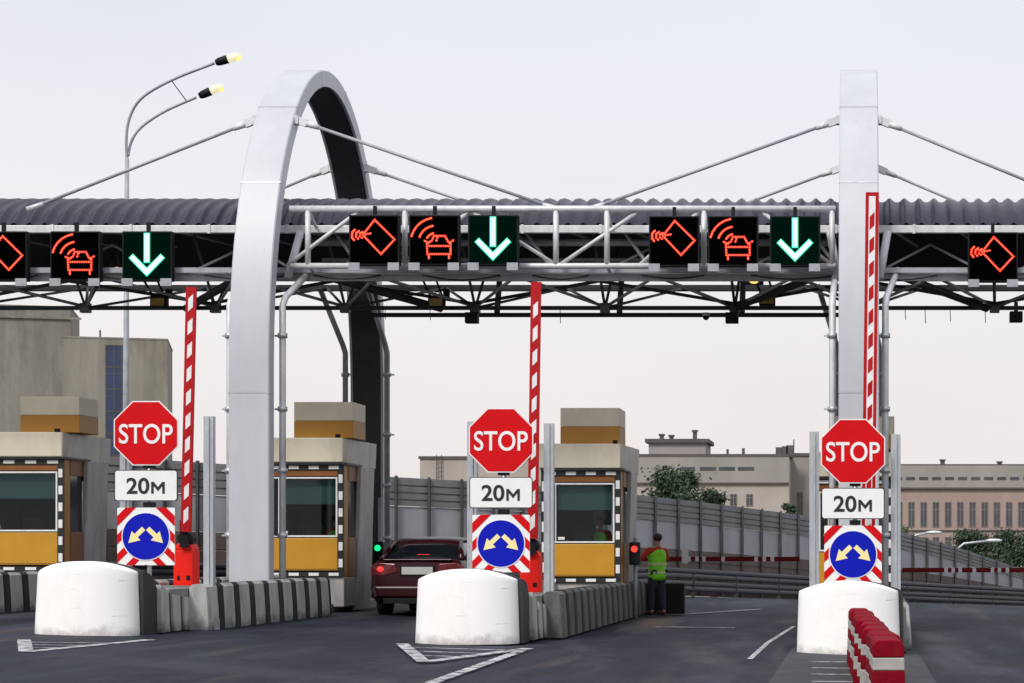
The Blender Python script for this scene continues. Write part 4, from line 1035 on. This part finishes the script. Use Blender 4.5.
# traffic cone by the worker
x = X_(633, 50); y = 41.6; t = thing('traffic_cone', 'pale traffic cone on the wall left of the worker', 'cone', (x, y, H(x, y)+0.62))
b = MB(); b.tube([(0, 0, 0.02), (0, 0, 0.34)], [0.10, 0.025], 0, 14); b.build('cone_body', 'white_mark', t); b = MB(); b.box(-0.14, 0.14, -0.14, 0.14, 0, 0.025); b.build('cone_base', 'white_mark', t)

# exit booms, lowered
def exit_boom(x0, x1, y, z, label, whites, hx):
    zz = H(hx, y)
    t = thing('exit_boom', label, 'barrier gate', (hx, y, zz), group='lowered exit booms')
    b = MB(); b.box(hx-0.14, hx+0.14, y-0.14, y+0.16, zz, zz+1.12); b.build('housing', 'red_paint', t, True, 0.015)
    b = MB(); b.rect((x0, y-0.2, z), (x1, y-0.2, z), 0.05, 0.10); bo = b.build('boom_arm', 'exit_red', t, True)
    b = MB(); b.tube([(hx, y-0.2, z), (hx, y+0.1, z)], 0.08, 0, 12); b.build('pivot', 'black', t, True)
    b = MB()
    for wx in whites: b.rect((wx, y-0.2, z), (wx+0.075, y-0.2, z), 0.055, 0.105)
    b.build('white_bands', 'white_mark', bo, True)
    return t, bo
YE = F/46
t, bo = exit_boom(-4.85, X_(800, 46), YE, CZ+(VY-559)/46, 'lowered red exit boom across the lane right of the worker', [X_(p, 46) for p in (688, 696, 703, 722, 755, 763, 771)], -5.0)
b = MB(); xx = X_(686, 46); b.box(xx-0.07, xx+0.07, YE-0.245, YE-0.23, 1.06, 1.36); b.prism([(xx+0.07*math.cos(R(k*20)), 1.36+0.07*math.sin(R(k*20))) for k in range(10)], YE-0.245, YE-0.23, 'y'); b.build('marker_plate', 'white_mark', bo, True)
exit_boom(X_(902, 46), 5.2, YE, CZ+(VY-570)/46, 'lowered red and white exit boom across the rightmost lane', [X_(p, 46) for p in (944, 951, 958, 972, 990, 997, 1005)], 5.1)
# raised exit boom seen behind the arch booth
x = X_(362, 47); t = thing('exit_boom', 'raised narrow red exit boom behind the booth beside the red car', 'barrier gate', (x, F/47, H(x, 44)))
b = MB(); b.box(-0.13, 0.13, 0, 0.28, 0, 1.1); b.build('housing', 'red_paint', t, False, 0.015)
b = MB(); b.rect((0, -0.05, 1.0), (0.02, -0.05, 4.6), 0.10, 0.05); b.build('boom_arm', 'red_paint', t)

# ------------------------------------------------------------------ plastic barriers in front of the right nose
def plastic_block():
    t = thing('plastic_barrier', '', 'barrier', (0, 0, 0), 0, 'row of red and white plastic barriers')
    def sec(w, h0, h1, m, name, top=False):
        b = MB(); L = 0.48
        q = [(-w, h0), (w, h0), (w*0.98, h1), (-w*0.98, h1)] if not top else [(-w, h0), (w, h0), (w*0.98, h1-0.045), (w*0.80, h1-0.01), (w*0.6, h1), (-w*0.6, h1), (-w*0.80, h1-0.01), (-w*0.98, h1-0.045)]
        b.prism(q, -L, L, 'y'); return b.build(name, m, t, False, 0.010)
    sec(0.145, 0.0, 0.18, 'crimson', 'lower_band'); sec(0.138, 0.182, 0.32, 'plastic_white', 'middle_band'); sec(0.133, 0.322, 0.445, 'crimson', 'upper_red_band')
    sec(0.129, 0.447, 0.55, 'plastic_white', 'upper_white_band'); sec(0.127, 0.552, 0.69, 'crimson', 'top_cap', True)
    return t
M['plastic_white'] = mat('plastic_white', (0.40, 0.385, 0.36), 0.5, 0, 0.25, 4, 0, dirt=(0.2, 0.19, 0.18), dirt_amt=0.5)
proto = plastic_block()
N = 8
for i in range(N):
    y = 17.3+i*1.17; x = 0.225-0.235*i/(N-1)+random.uniform(-0.015, 0.015)
    lb = ['nearest red and white plastic barrier, cut off by the bottom edge', 'second nearest red and white plastic barrier in the row', 'third nearest red and white plastic barrier in the row', 'fourth nearest red and white plastic barrier in the row',
          'fourth from the farthest red and white plastic barrier in the row', 'third from the farthest red and white plastic barrier in the row', 'second from the farthest red and white plastic barrier in the row', 'farthest red and white plastic barrier, touching the right white nose'][i]
    o = proto if i == 0 else copy_thing(proto, (x, y, H(x, y)), lb)
    o.location = (x, y, H(x, y)); o['label'] = lb; o.rotation_euler.z = R(random.uniform(-3, 3)+1)

# ------------------------------------------------------------------ red sedan, seen from behind
def sedan(x, y, label):
    t = thing('parked_car', label, 'car', (x, y, H(x, y)))
    W = 0.875
    # stations: (y, half width, bottom z, shoulder z, deck z)
    st = [(0.00, 0.60, 0.42, 0.60, 0.68), (0.03, 0.76, 0.30, 0.78, 0.95), (0.12, 0.84, 0.25, 0.84, 1.02), (0.45, W, 0.22, 0.86, 1.03), (1.0, W, 0.20, 0.86, 0.98), (2.2, W, 0.19, 0.84, 0.94), (3.2, W, 0.20, 0.82, 0.93), (3.9, 0.85, 0.22, 0.74, 0.82), (4.3, 0.76, 0.27, 0.62, 0.70), (4.48, 0.55, 0.36, 0.52, 0.58)]
    rings = []
    for yy, hw, zb, zs, zd in st:
        r_ = [(-hw*0.90, zb), (-hw, zb+0.10), (-hw*1.0, (zb+zs)/2), (-hw*0.985, zs), (-hw*0.90, zd-0.03), (-hw*0.55, zd+0.008), (0, zd+0.02)]
        r_ = r_+[(-a, c) for a, c in r_[::-1][1:]]
        rings.append([(a, yy, c) for a, c in r_])
    b = MB(); b.loft(rings, 0, True, True); body = b.build('body', 'car', t); 
    body.data.set_sharp_from_angle(angle=R(35))
    # greenhouse
    cs = [(0.42, 0.70, 1.00, 0.03), (0.95, 0.60, 1.33, 0.0), (1.25, 0.585, 1.385, 0), (1.9, 0.585, 1.40, 0), (2.5, 0.57, 1.35, 0), (3.3, 0.66, 0.95, 0)]
    rings = []
    for yy, hw, zt, _ in cs:
        base = 0.94; wb = 0.76
        rings.append([(-wb, yy, base), (-hw-(wb-hw)*0.25, yy, base+(zt-base)*0.75), (-hw, yy, zt-0.02*(zt > 1.1)), (-hw*0.5, yy, zt+0.012), (0, yy, zt+0.018), (hw*0.5, yy, zt+0.012), (hw, yy, zt-0.02*(zt > 1.1)), (hw+(wb-hw)*0.25, yy, base+(zt-base)*0.75), (wb, yy, base)])
    b = MB(); b.loft(rings, 0, True, True, True); b.build('cabin_glass', 'dark_glass', t)
    b = MB()
    top = [(0.88, 0.62, 1.305), (1.25, 0.60, 1.40), (1.9, 0.60, 1.417), (2.5, 0.585, 1.365)]
    rg = []
    for yy, hw, zt in top: rg.append([(-hw-0.02, yy, zt-0.05), (-hw, yy, zt-0.005), (-hw*0.5, yy, zt+0.022), (0, yy, zt+0.028), (hw*0.5, yy, zt+0.022), (hw, yy, zt-0.005), (hw+0.02, yy, zt-0.05), (0, yy, zt-0.03)])
    b.loft(rg, 0, True, True)
    for sx in (-1, 1):
        b.tube([(sx*0.73, 0.40, 1.0), (sx*0.66, 0.68, 1.19), (sx*0.615, 0.95, 1.33)], [0.055, 0.05, 0.04], 0, 8)     # C pillars
        b.tube([(sx*0.70, 1.9, 0.95), (sx*0.61, 1.9, 1.39)], 0.035, 0, 8); b.tube([(sx*0.68, 3.25, 0.96), (sx*0.58, 2.5, 1.36)], 0.035, 0, 8)
    b.build('roof', 'car', t)
    # boot lid lines, bumper, spoiler lip
    b = MB(); b.box(-0.62, 0.62, 0.02, 0.10, 1.005, 1.025); b.build('spoiler', 'car', body, False, 0.01)
    b = MB(); b.loft([[(-0.80, 0.10, 0.30), (0.80, 0.10, 0.30), (0.82, 0.08, 0.56), (-0.82, 0.08, 0.56)], [(-0.70, -0.05, 0.34), (0.70, -0.05, 0.34), (0.76, -0.05, 0.535), (-0.76, -0.05, 0.535)]], 0, True); b.build('bumper', 'car', t, False, 0.03)
    b = MB(); b.box(-0.60, 0.60, -0.055, 0.05, 0.22, 0.318); b.build('lower_valance', 'black', t, False, 0.01)
    b = MB(); b.box(-0.30, 0.32, -0.030, -0.015, 0.735, 0.90); b.build('plate_frame', 'black', t)
    b = MB(); b.box(-0.27, 0.29, -0.036, -0.031, 0.75, 0.885); b.build('licence_plate', 'plate', t)
    for sx in (-1, 1):
        b = MB(); q = [(sx*0.36, 0.79), (sx*0.40, 0.94), (sx*0.70, 0.96), (sx*0.84, 0.90), (sx*0.84, 0.74), (sx*0.62, 0.73)]
        if sx < 0: q = q[::-1]
        b.loft([[(u, -0.015+0.17*max(0, abs(u)-0.6), v) for u, v in q], [(u*0.98, 0.15, v) for u, v in q]], 0, True)
        tl = b.build('tail_light', 'tail', t, False, 0.012)
        if sx < 0:
            b = MB(); b.sphere((sx*0.66, -0.012, 0.845), 0.055, 0, 12, (1.1, 0.25, 0.85)); b.build('lit_lens', 'tail_lit', tl)
    b = MB(); b.box(-0.11, 0.11, 0.56, 0.60, 1.085, 1.11); b.build('brake_lamp', 'tail_lit', t)
    for sx in (-1, 1):
        for yy in (0.85, 3.55):
            b = MB(); b.tube([(sx*0.66, yy, 0.31), (sx*0.86, yy, 0.31)], 0.315, 0, 24); wh = b.build('wheel', 'tyre', t)
            b = MB(); b.tube([(sx*0.858, yy, 0.31), (sx*0.868, yy, 0.31)], 0.21, 0, 20); b.build('rim', 'rim', wh)
        b = MB(); b.sphere((sx*0.95, 2.95, 1.0), 0.10, 0, 10, (0.9, 0.6, 0.7)); b.build('wing_mirror', 'car', t)
    return t
s = 55.4; sedan(X_(417, s), F/s, 'dark red sedan seen from behind, waiting beside the booth')

# ------------------------------------------------------------------ street lamps
def street_lamp():
    s = 40; x = X_(126, s); y = F/s; z0 = H(x, y)
    t = thing('street_lamp', 'tall grey street lamp with two lit curved arms above the left side of the canopy', 'street lamp', (x, y, z0))
    def Q(px, py, dy=0.0): return Vector((X_(px, s), y+dy, CZ+(VY-py)/s))
    b = MB(); b.tube([(x, y, z0), (x, y, z0+5), Q(127, 158)], [0.10, 0.075, 0.055], 0, 10); b.build('pole', 'grey_steel', t, True)
    for arm, lamp, dy in (([(127, 165), (127, 140), (130, 122), (138, 106), (152, 94), (180, 80), (218, 66)], (231, 62), -0.3), ([(128, 156), (130, 140), (138, 125), (160, 108), (190, 93)], (204, 87), 0.5)):
        n_ = len(arm); cp = [Q(px, py, dy*i/(n_-1)) for i, (px, py) in enumerate(arm)]; sm_ = []
        for i in range(n_-1):
            p0, p1, p2, p3 = cp[max(0, i-1)], cp[i], cp[i+1], cp[min(n_-1, i+2)]
            for k in range(5):
                u = k/5; sm_.append(0.5*((2*p1)+(p2-p0)*u+(2*p0-5*p1+4*p2-p3)*u*u+(3*p1-p0-3*p2+p3)*u**3))
        sm_.append(cp[-1])
        b = MB(); b.tube(sm_, 0.037, 0, 8); a = b.build('arm', 'grey_steel', t, True)
        c = Q(*lamp, dy); d = (Q(*lamp, dy)-Q(*arm[-1], dy)).normalized(); u = Vector((-d.z, 0, d.x))
        b = MB(); b.tube([c-d*0.30, c-d*0.22, c-d*0.02, c+d*0.03], [0.07, 0.10, 0.11, 0.10], 0, 12); hd = b.build('lamp_head', 'black', a, True)
        b = MB(); b.tube([c+d*0.0, c+d*0.10, c+d*0.28, c+d*0.36], [0.10, 0.115, 0.085, 0.03], 0, 12); b.build('lamp_bowl', 'lamp_shell', hd, True)
        b = MB(); b.sphere(c+d*0.26-u*0.05, 0.075, 0, 10, (1.1, 1, 0.9)); b.build('bulb', 'lamp_lit', hd, True)
    b = MB(); b.tube([Q(175, 83.5, -0.2), Q(181, 97, 0.4)], 0.015, 0, 6); b.build('arm_tie', 'grey_steel', t, True)
street_lamp()
def far_lamp(px, py, s, d, label):
    x = X_(px, s); y = F/s; z0 = H(x, y)
    t = thing('street_lamp', label, 'street lamp', (x, y, z0), group='distant pale street lamps at right')
    zt = CZ+(VY-py)/s
    b = MB(); b.tube([(x-d, y, z0), (x-d, y, zt-0.5), (x-d*0.8, y, zt-0.15), (x-0.4, y, zt)], 0.07, 0, 8); b.build('pole', 'galv', t, True)
    b = MB(); b.sphere((x, y, zt+0.03), 0.22, 0, 10, (2.3, 1, 0.5)); b.build('lamp_head', 'white_steel', t, True)
far_lamp(934, 533, 17, 1.4, 'distant pale street lamp head before the pink building'); far_lamp(994, 541, 17, 2.2, 'distant pale street lamp head nearest the right edge'); far_lamp(983, 547, 15, 1.4, 'lower distant pale street lamp head near the right edge')

# ------------------------------------------------------------------ sound fence and guardrail
fpts = [(-120, 440, 46), (100, 456, 44.5), (250, 466, 43), (390, 477, 41.5), (500, 483, 40), (600, 491, 38), (700, 502, 34.5), (800, 515, 31.5), (870, 524, 29.6), (950, 545, 27.4), (1024, 570, 25.6), (1100, 592, 24.2)]
def finterp(px):
    for (a, ta, sa), (c, tb, sb) in zip(fpts, fpts[1:]):
        if a <= px <= c:
            u = (px-a)/(c-a); return ta+(tb-ta)*u, sa+(sb-sa)*u
FEN = thing('noise_fence', 'long grey noise fence with louvred top and pale panels behind the lanes', 'fence', (-6, 56, 0))
px = -100.0; cols = []
while px < 1095:
    cols.append(px); px += 33 if px < 420 else (33-(px-420)*0.042 if px < 800 else 14)
def fbase(px):
    top, s = finterp(px); x = X_(px, s); y = F/s; return x, y, CZ+(VY-top)/s, H(x, y)
for i in range(len(cols)-1):
    x0, y0, t0, g0 = fbase(cols[i]); x1, y1, t1, g1 = fbase(cols[i+1])
    d = Vector((x1-x0, y1-y0, 0)).normalized(); nn = Vector((d.y, -d.x, 0))
    if nn.y > 0: nn = -nn
    def quad(b, u0, u1, za, zb, off, th=0.03):
        """slab between relative heights (fraction from ground to top) za..zb, in front by off"""
        def pt(u, zf, o_): 
            x = x0+(x1-x0)*u; y = y0+(y1-y0)*u; g = g0+(g1-g0)*u; tt = t0+(t1-t0)*u
            return (x+nn.x*o_, y+nn.y*o_, g+(tt-g)*zf)
        v = [pt(u, z, o_) for o_ in (off, off-th) for u, z in ((u0, za), (u1, za), (u1, zb), (u0, zb))]
        b.add(v, [(0, 1, 2, 3), (4, 7, 6, 5), (0, 4, 5, 1), (1, 5, 6, 2), (2, 6, 7, 3), (3, 7, 4, 0)])
    b = MB()
    for k in range(4): quad(b, 0.0, 1.0, 0.762+k*0.06, 0.762+k*0.06+0.045, 0.03, 0.05); quad(b, 0.0, 1.0, 0.762+k*0.06+0.0455, 0.762+k*0.06+0.0595, 0.0, 0.02)
    b.build('louvre_panel', 'fence_metal', FEN, True)
    b = MB(); quad(b, 0.0, 1.0, 0.481, 0.758, 0.0, 0.02); b.build('clear_panel', 'fence_panel', FEN, True)
    b = MB()
    for k in range(4): quad(b, 0.0, 1.0, 0.0 if k == 0 else k*0.12, k*0.12+0.10, 0.02, 0.05); quad(b, 0, 1, k*0.12+0.1005, k*0.12+0.1195, 0.0, 0.03)
    b.build('plinth_panel', 'plinth', FEN, True)
    b = MB(); b.rect((x0+nn.x*0.06, y0+nn.y*0.06, g0), (x0+nn.x*0.06, y0+nn.y*0.06, t0+0.04), 0.055, 0.12); b.build('post', 'fence_post', FEN, True)
RAIL = thing('guardrail', 'dark double steel guardrail running along the foot of the noise fence', 'guardrail', (-6, 54, 0))
path = []
for px in range(-60, 1090, 14):
    x, y, t_, g = fbase(px); path.append(Vector((x, y-1.2, g+0.28 if False else H(x, y-1.2))))
for zc in (0.62, 0.27):
    b = MB()
    for p, q in zip(path, path[1:]):
        pass
    rings = []
    for p in path:
        sec = [(0, -0.15), (-0.05, -0.10), (-0.05, -0.05), (0.0, 0.0), (-0.05, 0.05), (-0.05, 0.10), (0, 0.15)]
        rings.append([(p.x, p.y+a, p.z+zc+c) for a, c in sec])
    b.loft(rings, 0, False, False, False); b.build('rail_beam', 'rail', RAIL, True)
for p in path[::3]:
    b = MB(); b.box(p.x-0.05, p.x+0.05, p.y+0.03, p.y+0.12, p.z-0.05, p.z+0.72); b.build('rail_post', 'fence_post', RAIL, True)

# ------------------------------------------------------------------ buildings
def wall_with(b, x0, x1, y0, y1, z0, z1, m=0): b.box(x0, x1, y0, y1, z0, z1, m)
def building(name, label, px0, px1, top, s, depth, m, zbase=-2.8):
    x0, x1 = X_(px0, s), X_(px1, s); y = F/s; zt = CZ+(VY-top)/s
    t = thing(name, label, 'building', ((x0+x1)/2, y, zbase))
    b = MB(); b.box(x0, x1, y, y+depth, zbase, zt); b.build('wall', m, t, True)
    ov = 0.03 if 'conc' in label else 0.12
    b = MB(); b.box(x0-ov, x1+ov, y-ov, y+depth+ov, zt+0.002, zt+(0.12 if 'conc' in label else 0.25)); b.build('parapet', 'bld_dark' if 'conc' not in label else m, t, True)
    return t
def windows(t, s, rects, m='window_glass', frame='bld_frame', mull=1):
    y = F/s
    for (a, c, d, e_) in rects:
        x0, x1 = X_(a, s), X_(c, s); z1, z0 = CZ+(VY-d)/s, CZ+(VY-e_)/s
        b = MB(); w = 0.05
        b.box(x0, x1, y-0.05, y-0.003, z0, z0+w); b.box(x0, x1, y-0.05, y-0.003, z1-w, z1); b.box(x0, x0+w, y-0.05, y-0.003, z0+w, z1-w); b.box(x1-w, x1, y-0.05, y-0.003, z0+w, z1-w)
        if mull: xm = (x0+x1)/2; b.box(xm-0.03, xm+0.03, y-0.05, y-0.003, z0+w, z1-w); b.box(x0+w, xm-0.031, y-0.045, y-0.003, z0+(z1-z0)*0.68, z0+(z1-z0)*0.68+0.05); b.box(xm+0.031, x1-w, y-0.045, y-0.003, z0+(z1-z0)*0.68, z0+(z1-z0)*0.68+0.05)
        wn = b.build('window', frame, t, True)
        b = MB(); b.box(x0+w, x1-w, y-0.03, y-0.012, z0+w, z1-w); b.build('pane', m, wn, True)
sb = 14.0
t = building('concrete_tower', 'large stained concrete block at the left edge behind the booth', -70, 66, 306, sb, 8, 'bld_grey')
b = MB(); z = CZ+(VY-305)/sb
b.box(X_(-70, sb), X_(75, sb)+0.1, F/sb-0.14, F/sb-0.005, z-0.9, z-0.75); b.build('ledge', 'bld_grey2', t, True)
t.rotation_euler.z = R(16)
t = building('concrete_tower', 'lower concrete block with dark blue stair glazing behind the leftmost stop sign', 66, 165, 339, 13.8, 9, 'bld_grey2')
windows(t, 13.8, [(106, 122, y0, y0+22) for y0 in (345, 367.2, 389.4, 411.6, 433.8)], 'blue_glass', 'bld_dark', 1)
b = MB(); p = P(100, 336, 13.8); b.box(p.x-0.06, p.x+0.06, p.y+1, p.y+1.12, p.z-0.2, p.z+0.5); b.box(p.x-4.0, p.x+0.2, p.y+3, p.y+3.4, p.z-0.3, p.z-0.1); b.build('roof_fixture', 'bld_dark', t, True); t.rotation_euler.z = R(16)
# pale works building
s = 12.0
t = building('works_building', 'long pale rendered building with flat roof behind the noise fence', 634, 789, 457, s, 16, 'bld_pale')
b = MB(); x0, x1 = X_(634, s), X_(789, s); y = F/s
b.box(x0, x1, y-0.10, y-0.004, CZ+(VY-483)/s, CZ+(VY-455)/s); b.build('upper_band', 'bld_top', t, True)
b = MB(); b.box(x0, x1, y-0.22, y-0.102, CZ+(VY-484)/s, CZ+(VY-482.5)/s); b.build('ledge', 'bld_dark', t, True)
for a, c in ((680, 695), (700, 716), (719, 735), (738, 754)):
    b = MB(); b.box(X_(a, s), X_(c, s), y-0.13, y-0.104, CZ+(VY-470.5)/s, CZ+(VY-467)/s); b.build('slot_window', 'window_glass', t, True)
windows(t, s, [(730, 737, 494, 506), (746, 753, 494, 506), (662, 669, 494, 506)])
b = MB(); b.box(X_(645, s), X_(703, s), y+3, y+9, CZ+(VY-457)/s, CZ+(VY-441)/s); ph = b.build('rooftop_house', 'bld_top', t, True)
b = MB(); b.box(X_(644, s)-0.2, X_(704, s)+0.2, y+2.7, y+9.3, CZ+(VY-441)/s+0.002, CZ+(VY-440)/s+0.25); b.build('roof', 'bld_dark', ph, True)
for px_, h in ((657, 433), (667, 434), (691, 429)):
    b = MB(); xx = X_(px_, s); b.box(xx-0.17, xx+0.17, y+4, y+4.4, CZ+(VY-439)/s, CZ+(VY-h)/s); b.box(xx-0.25, xx+0.25, y+3.9, y+4.5, CZ+(VY-h)/s, CZ+(VY-h)/s+0.15); b.build('chimney', 'bld_dark', ph, True)
for px_, h, w_ in ((726, 448, 0.1), (742, 447, 0.12), (778, 446, 0.28), (784, 445, 0.25), (789, 444, 0.3), (793, 438, 0.05)):
    b = MB(); xx = X_(px_, s); b.box(xx-w_, xx+w_, y+2, y+2+w_*2, CZ+(VY-457)/s, CZ+(VY-h)/s); b.build('vent_stack', 'bld_dark', t, True)
t = building('works_building', 'darker recessed grey block between the pale and the pink buildings', 786, 850, 456, 11.7, 12, 'bld_top')
windows(t, 11.7, [(797, 803, 492, 515), (830, 838, 492, 510)])
t = building('works_building', 'pale low block seen between the middle stop sign and the arch', 420, 640, 459, 11.2, 14, 'bld_pale')
b = MB(); y = F/11.2
for xx in (437, 442): b.box(X_(xx, 11.2)-0.03, X_(xx, 11.2)+0.03, y-0.25, y-0.19, -2, CZ+(VY-455)/11.2)
for k in range(24): z = 1+k*0.4; b.box(X_(437, 11.2)+0.031, X_(442, 11.2)-0.031, y-0.24, y-0.20, z, z+0.05) if z < CZ+(VY-456)/11.2 else None
b.build('ladder', 'bld_dark', t, True)
s = 11.5
t = building('office_building', 'pinkish office building with rows of tall narrow windows at the right edge', 849, 1190, 467, s, 18, 'bld_pink')
b = MB(); x0, x1 = X_(849, s), X_(1190, s); y = F/s
b.box(x0, x1, y-0.14, y-0.004, CZ+(VY-488)/s, CZ+(VY-465.5)/s); b.build('upper_band', 'bld_top', t, True)
b = MB(); b.box(x0, x1, y-0.26, y-0.142, CZ+(VY-489)/s, CZ+(VY-487.5)/s); b.box(x0, x1, y-0.12, y-0.002, CZ+(VY-531)/s, CZ+(VY-530)/s); b.build('ledge', 'bld_dark', t, True)
for k in range(16):
    a = 893+k*13; b = MB(); b.box(X_(a, s), X_(a+9, s), y-0.17, y-0.144, CZ+(VY-480)/s, CZ+(VY-477)/s); b.build('slot_window', 'window_glass', t, True)
windows(t, s, [(896+k*12.2, 902.5+k*12.2, 502, 527) for k in range(16)]); windows(t, s, [(896+k*12.2, 902.5+k*12.2, 537, 552) for k in range(16)])
for px_, h in ((944, 459), (1002, 461)):
    b = MB(); xx = X_(px_, s); b.box(xx-0.2, xx+0.2, y+3, y+3.4, CZ+(VY-466)/s, CZ+(VY-h)/s); b.box(xx-0.28, xx+0.28, y+2.9, y+3.5, CZ+(VY-h)/s+0.001, CZ+(VY-h)/s+0.1); b.build('chimney', 'bld_dark', t, True)

# ------------------------------------------------------------------ trees
def tree(name, px, top, s, wpx, label, m='leaf', n=2600, ls=0.14, zb=-1.6, flat_=1.0):
    x = X_(px, s); y = F/s; zt = CZ+(VY-top)/s; w_ = wpx/s/2
    t = thing(name, label, 'tree', (x, y, zb))
    hgt = zt-zb; b = MB()
    b.tube([(x, y, zb), (x+0.1, y, zb+hgt*0.35), (x-0.05, y, zb+hgt*0.6), (x, y, zb+hgt*0.9)], [0.16, 0.12, 0.08, 0.02], 0, 8)
    cl = []
    for k in range(20):
        a = random.uniform(0, 6.28); rr = w_*random.uniform(0.15, 0.8); z = zb+hgt*random.uniform(0.5, 0.93)
        k2 = 1-max(0, (z-zb)/hgt-0.7)*1.7
        c = Vector((x+rr*k2*math.cos(a), y+rr*k2*math.sin(a), z)); cl.append((c, w_*random.uniform(0.2, 0.38)))
        b.tube([(x, y, zb+hgt*random.uniform(0.25, 0.5)), c.lerp(Vector((x, y, z)), 0.4)+Vector((0, 0, -0.1)), c], [0.05, 0.03, 0.01], 0, 5)
    b.build('trunk', 'bark', t, True)
    b = MB()
    for k in range(n):
        c, r_ = random.choice(cl); v = Vector((random.gauss(0, 1), random.gauss(0, 1), random.gauss(0, 0.8)))*r_*0.55; p = c+v
        if p.z > zt+0.1: continue
        q = Vector((random.uniform(-1, 1), random.uniform(-1, 1), random.uniform(-1, 1))).normalized(); u = q.orthogonal().normalized(); v2 = q.cross(u); L = ls*random.uniform(0.6, 1.3)
        b.add([p-u*L, p+v2*L*0.45, p+u*L, p-v2*L*0.45], [(0, 1, 2, 3)])
    b.build('crown', m, t, True)
tree('broadleaf_tree', 674, 467, 24, 84, 'dark green broad tree behind the noise fence right of the booth', 'leaf', 15000, 0.10)
tree('broadleaf_tree', 713, 480, 24, 38, 'small lower tree touching the right side of the broad dark tree', 'leaf', 7000, 0.095)
tree('broadleaf_tree', 789, 497, 24, 20, 'small bush-like tree against the pale building left of the pillar', 'leaf', 2000, 0.085)
tree('broadleaf_tree', 893, 526, 16, 50, 'pale green tree in front of the pink building, left one', 'leaf2', 5000, 0.12)
tree('broadleaf_tree', 972, 530, 16, 56, 'dark green tree in front of the pink building, middle one', 'leaf', 6000, 0.12)
tree('broadleaf_tree', 1008, 528, 16, 56, 'dark green tree in front of the pink building at the right edge', 'leaf', 6000, 0.12)
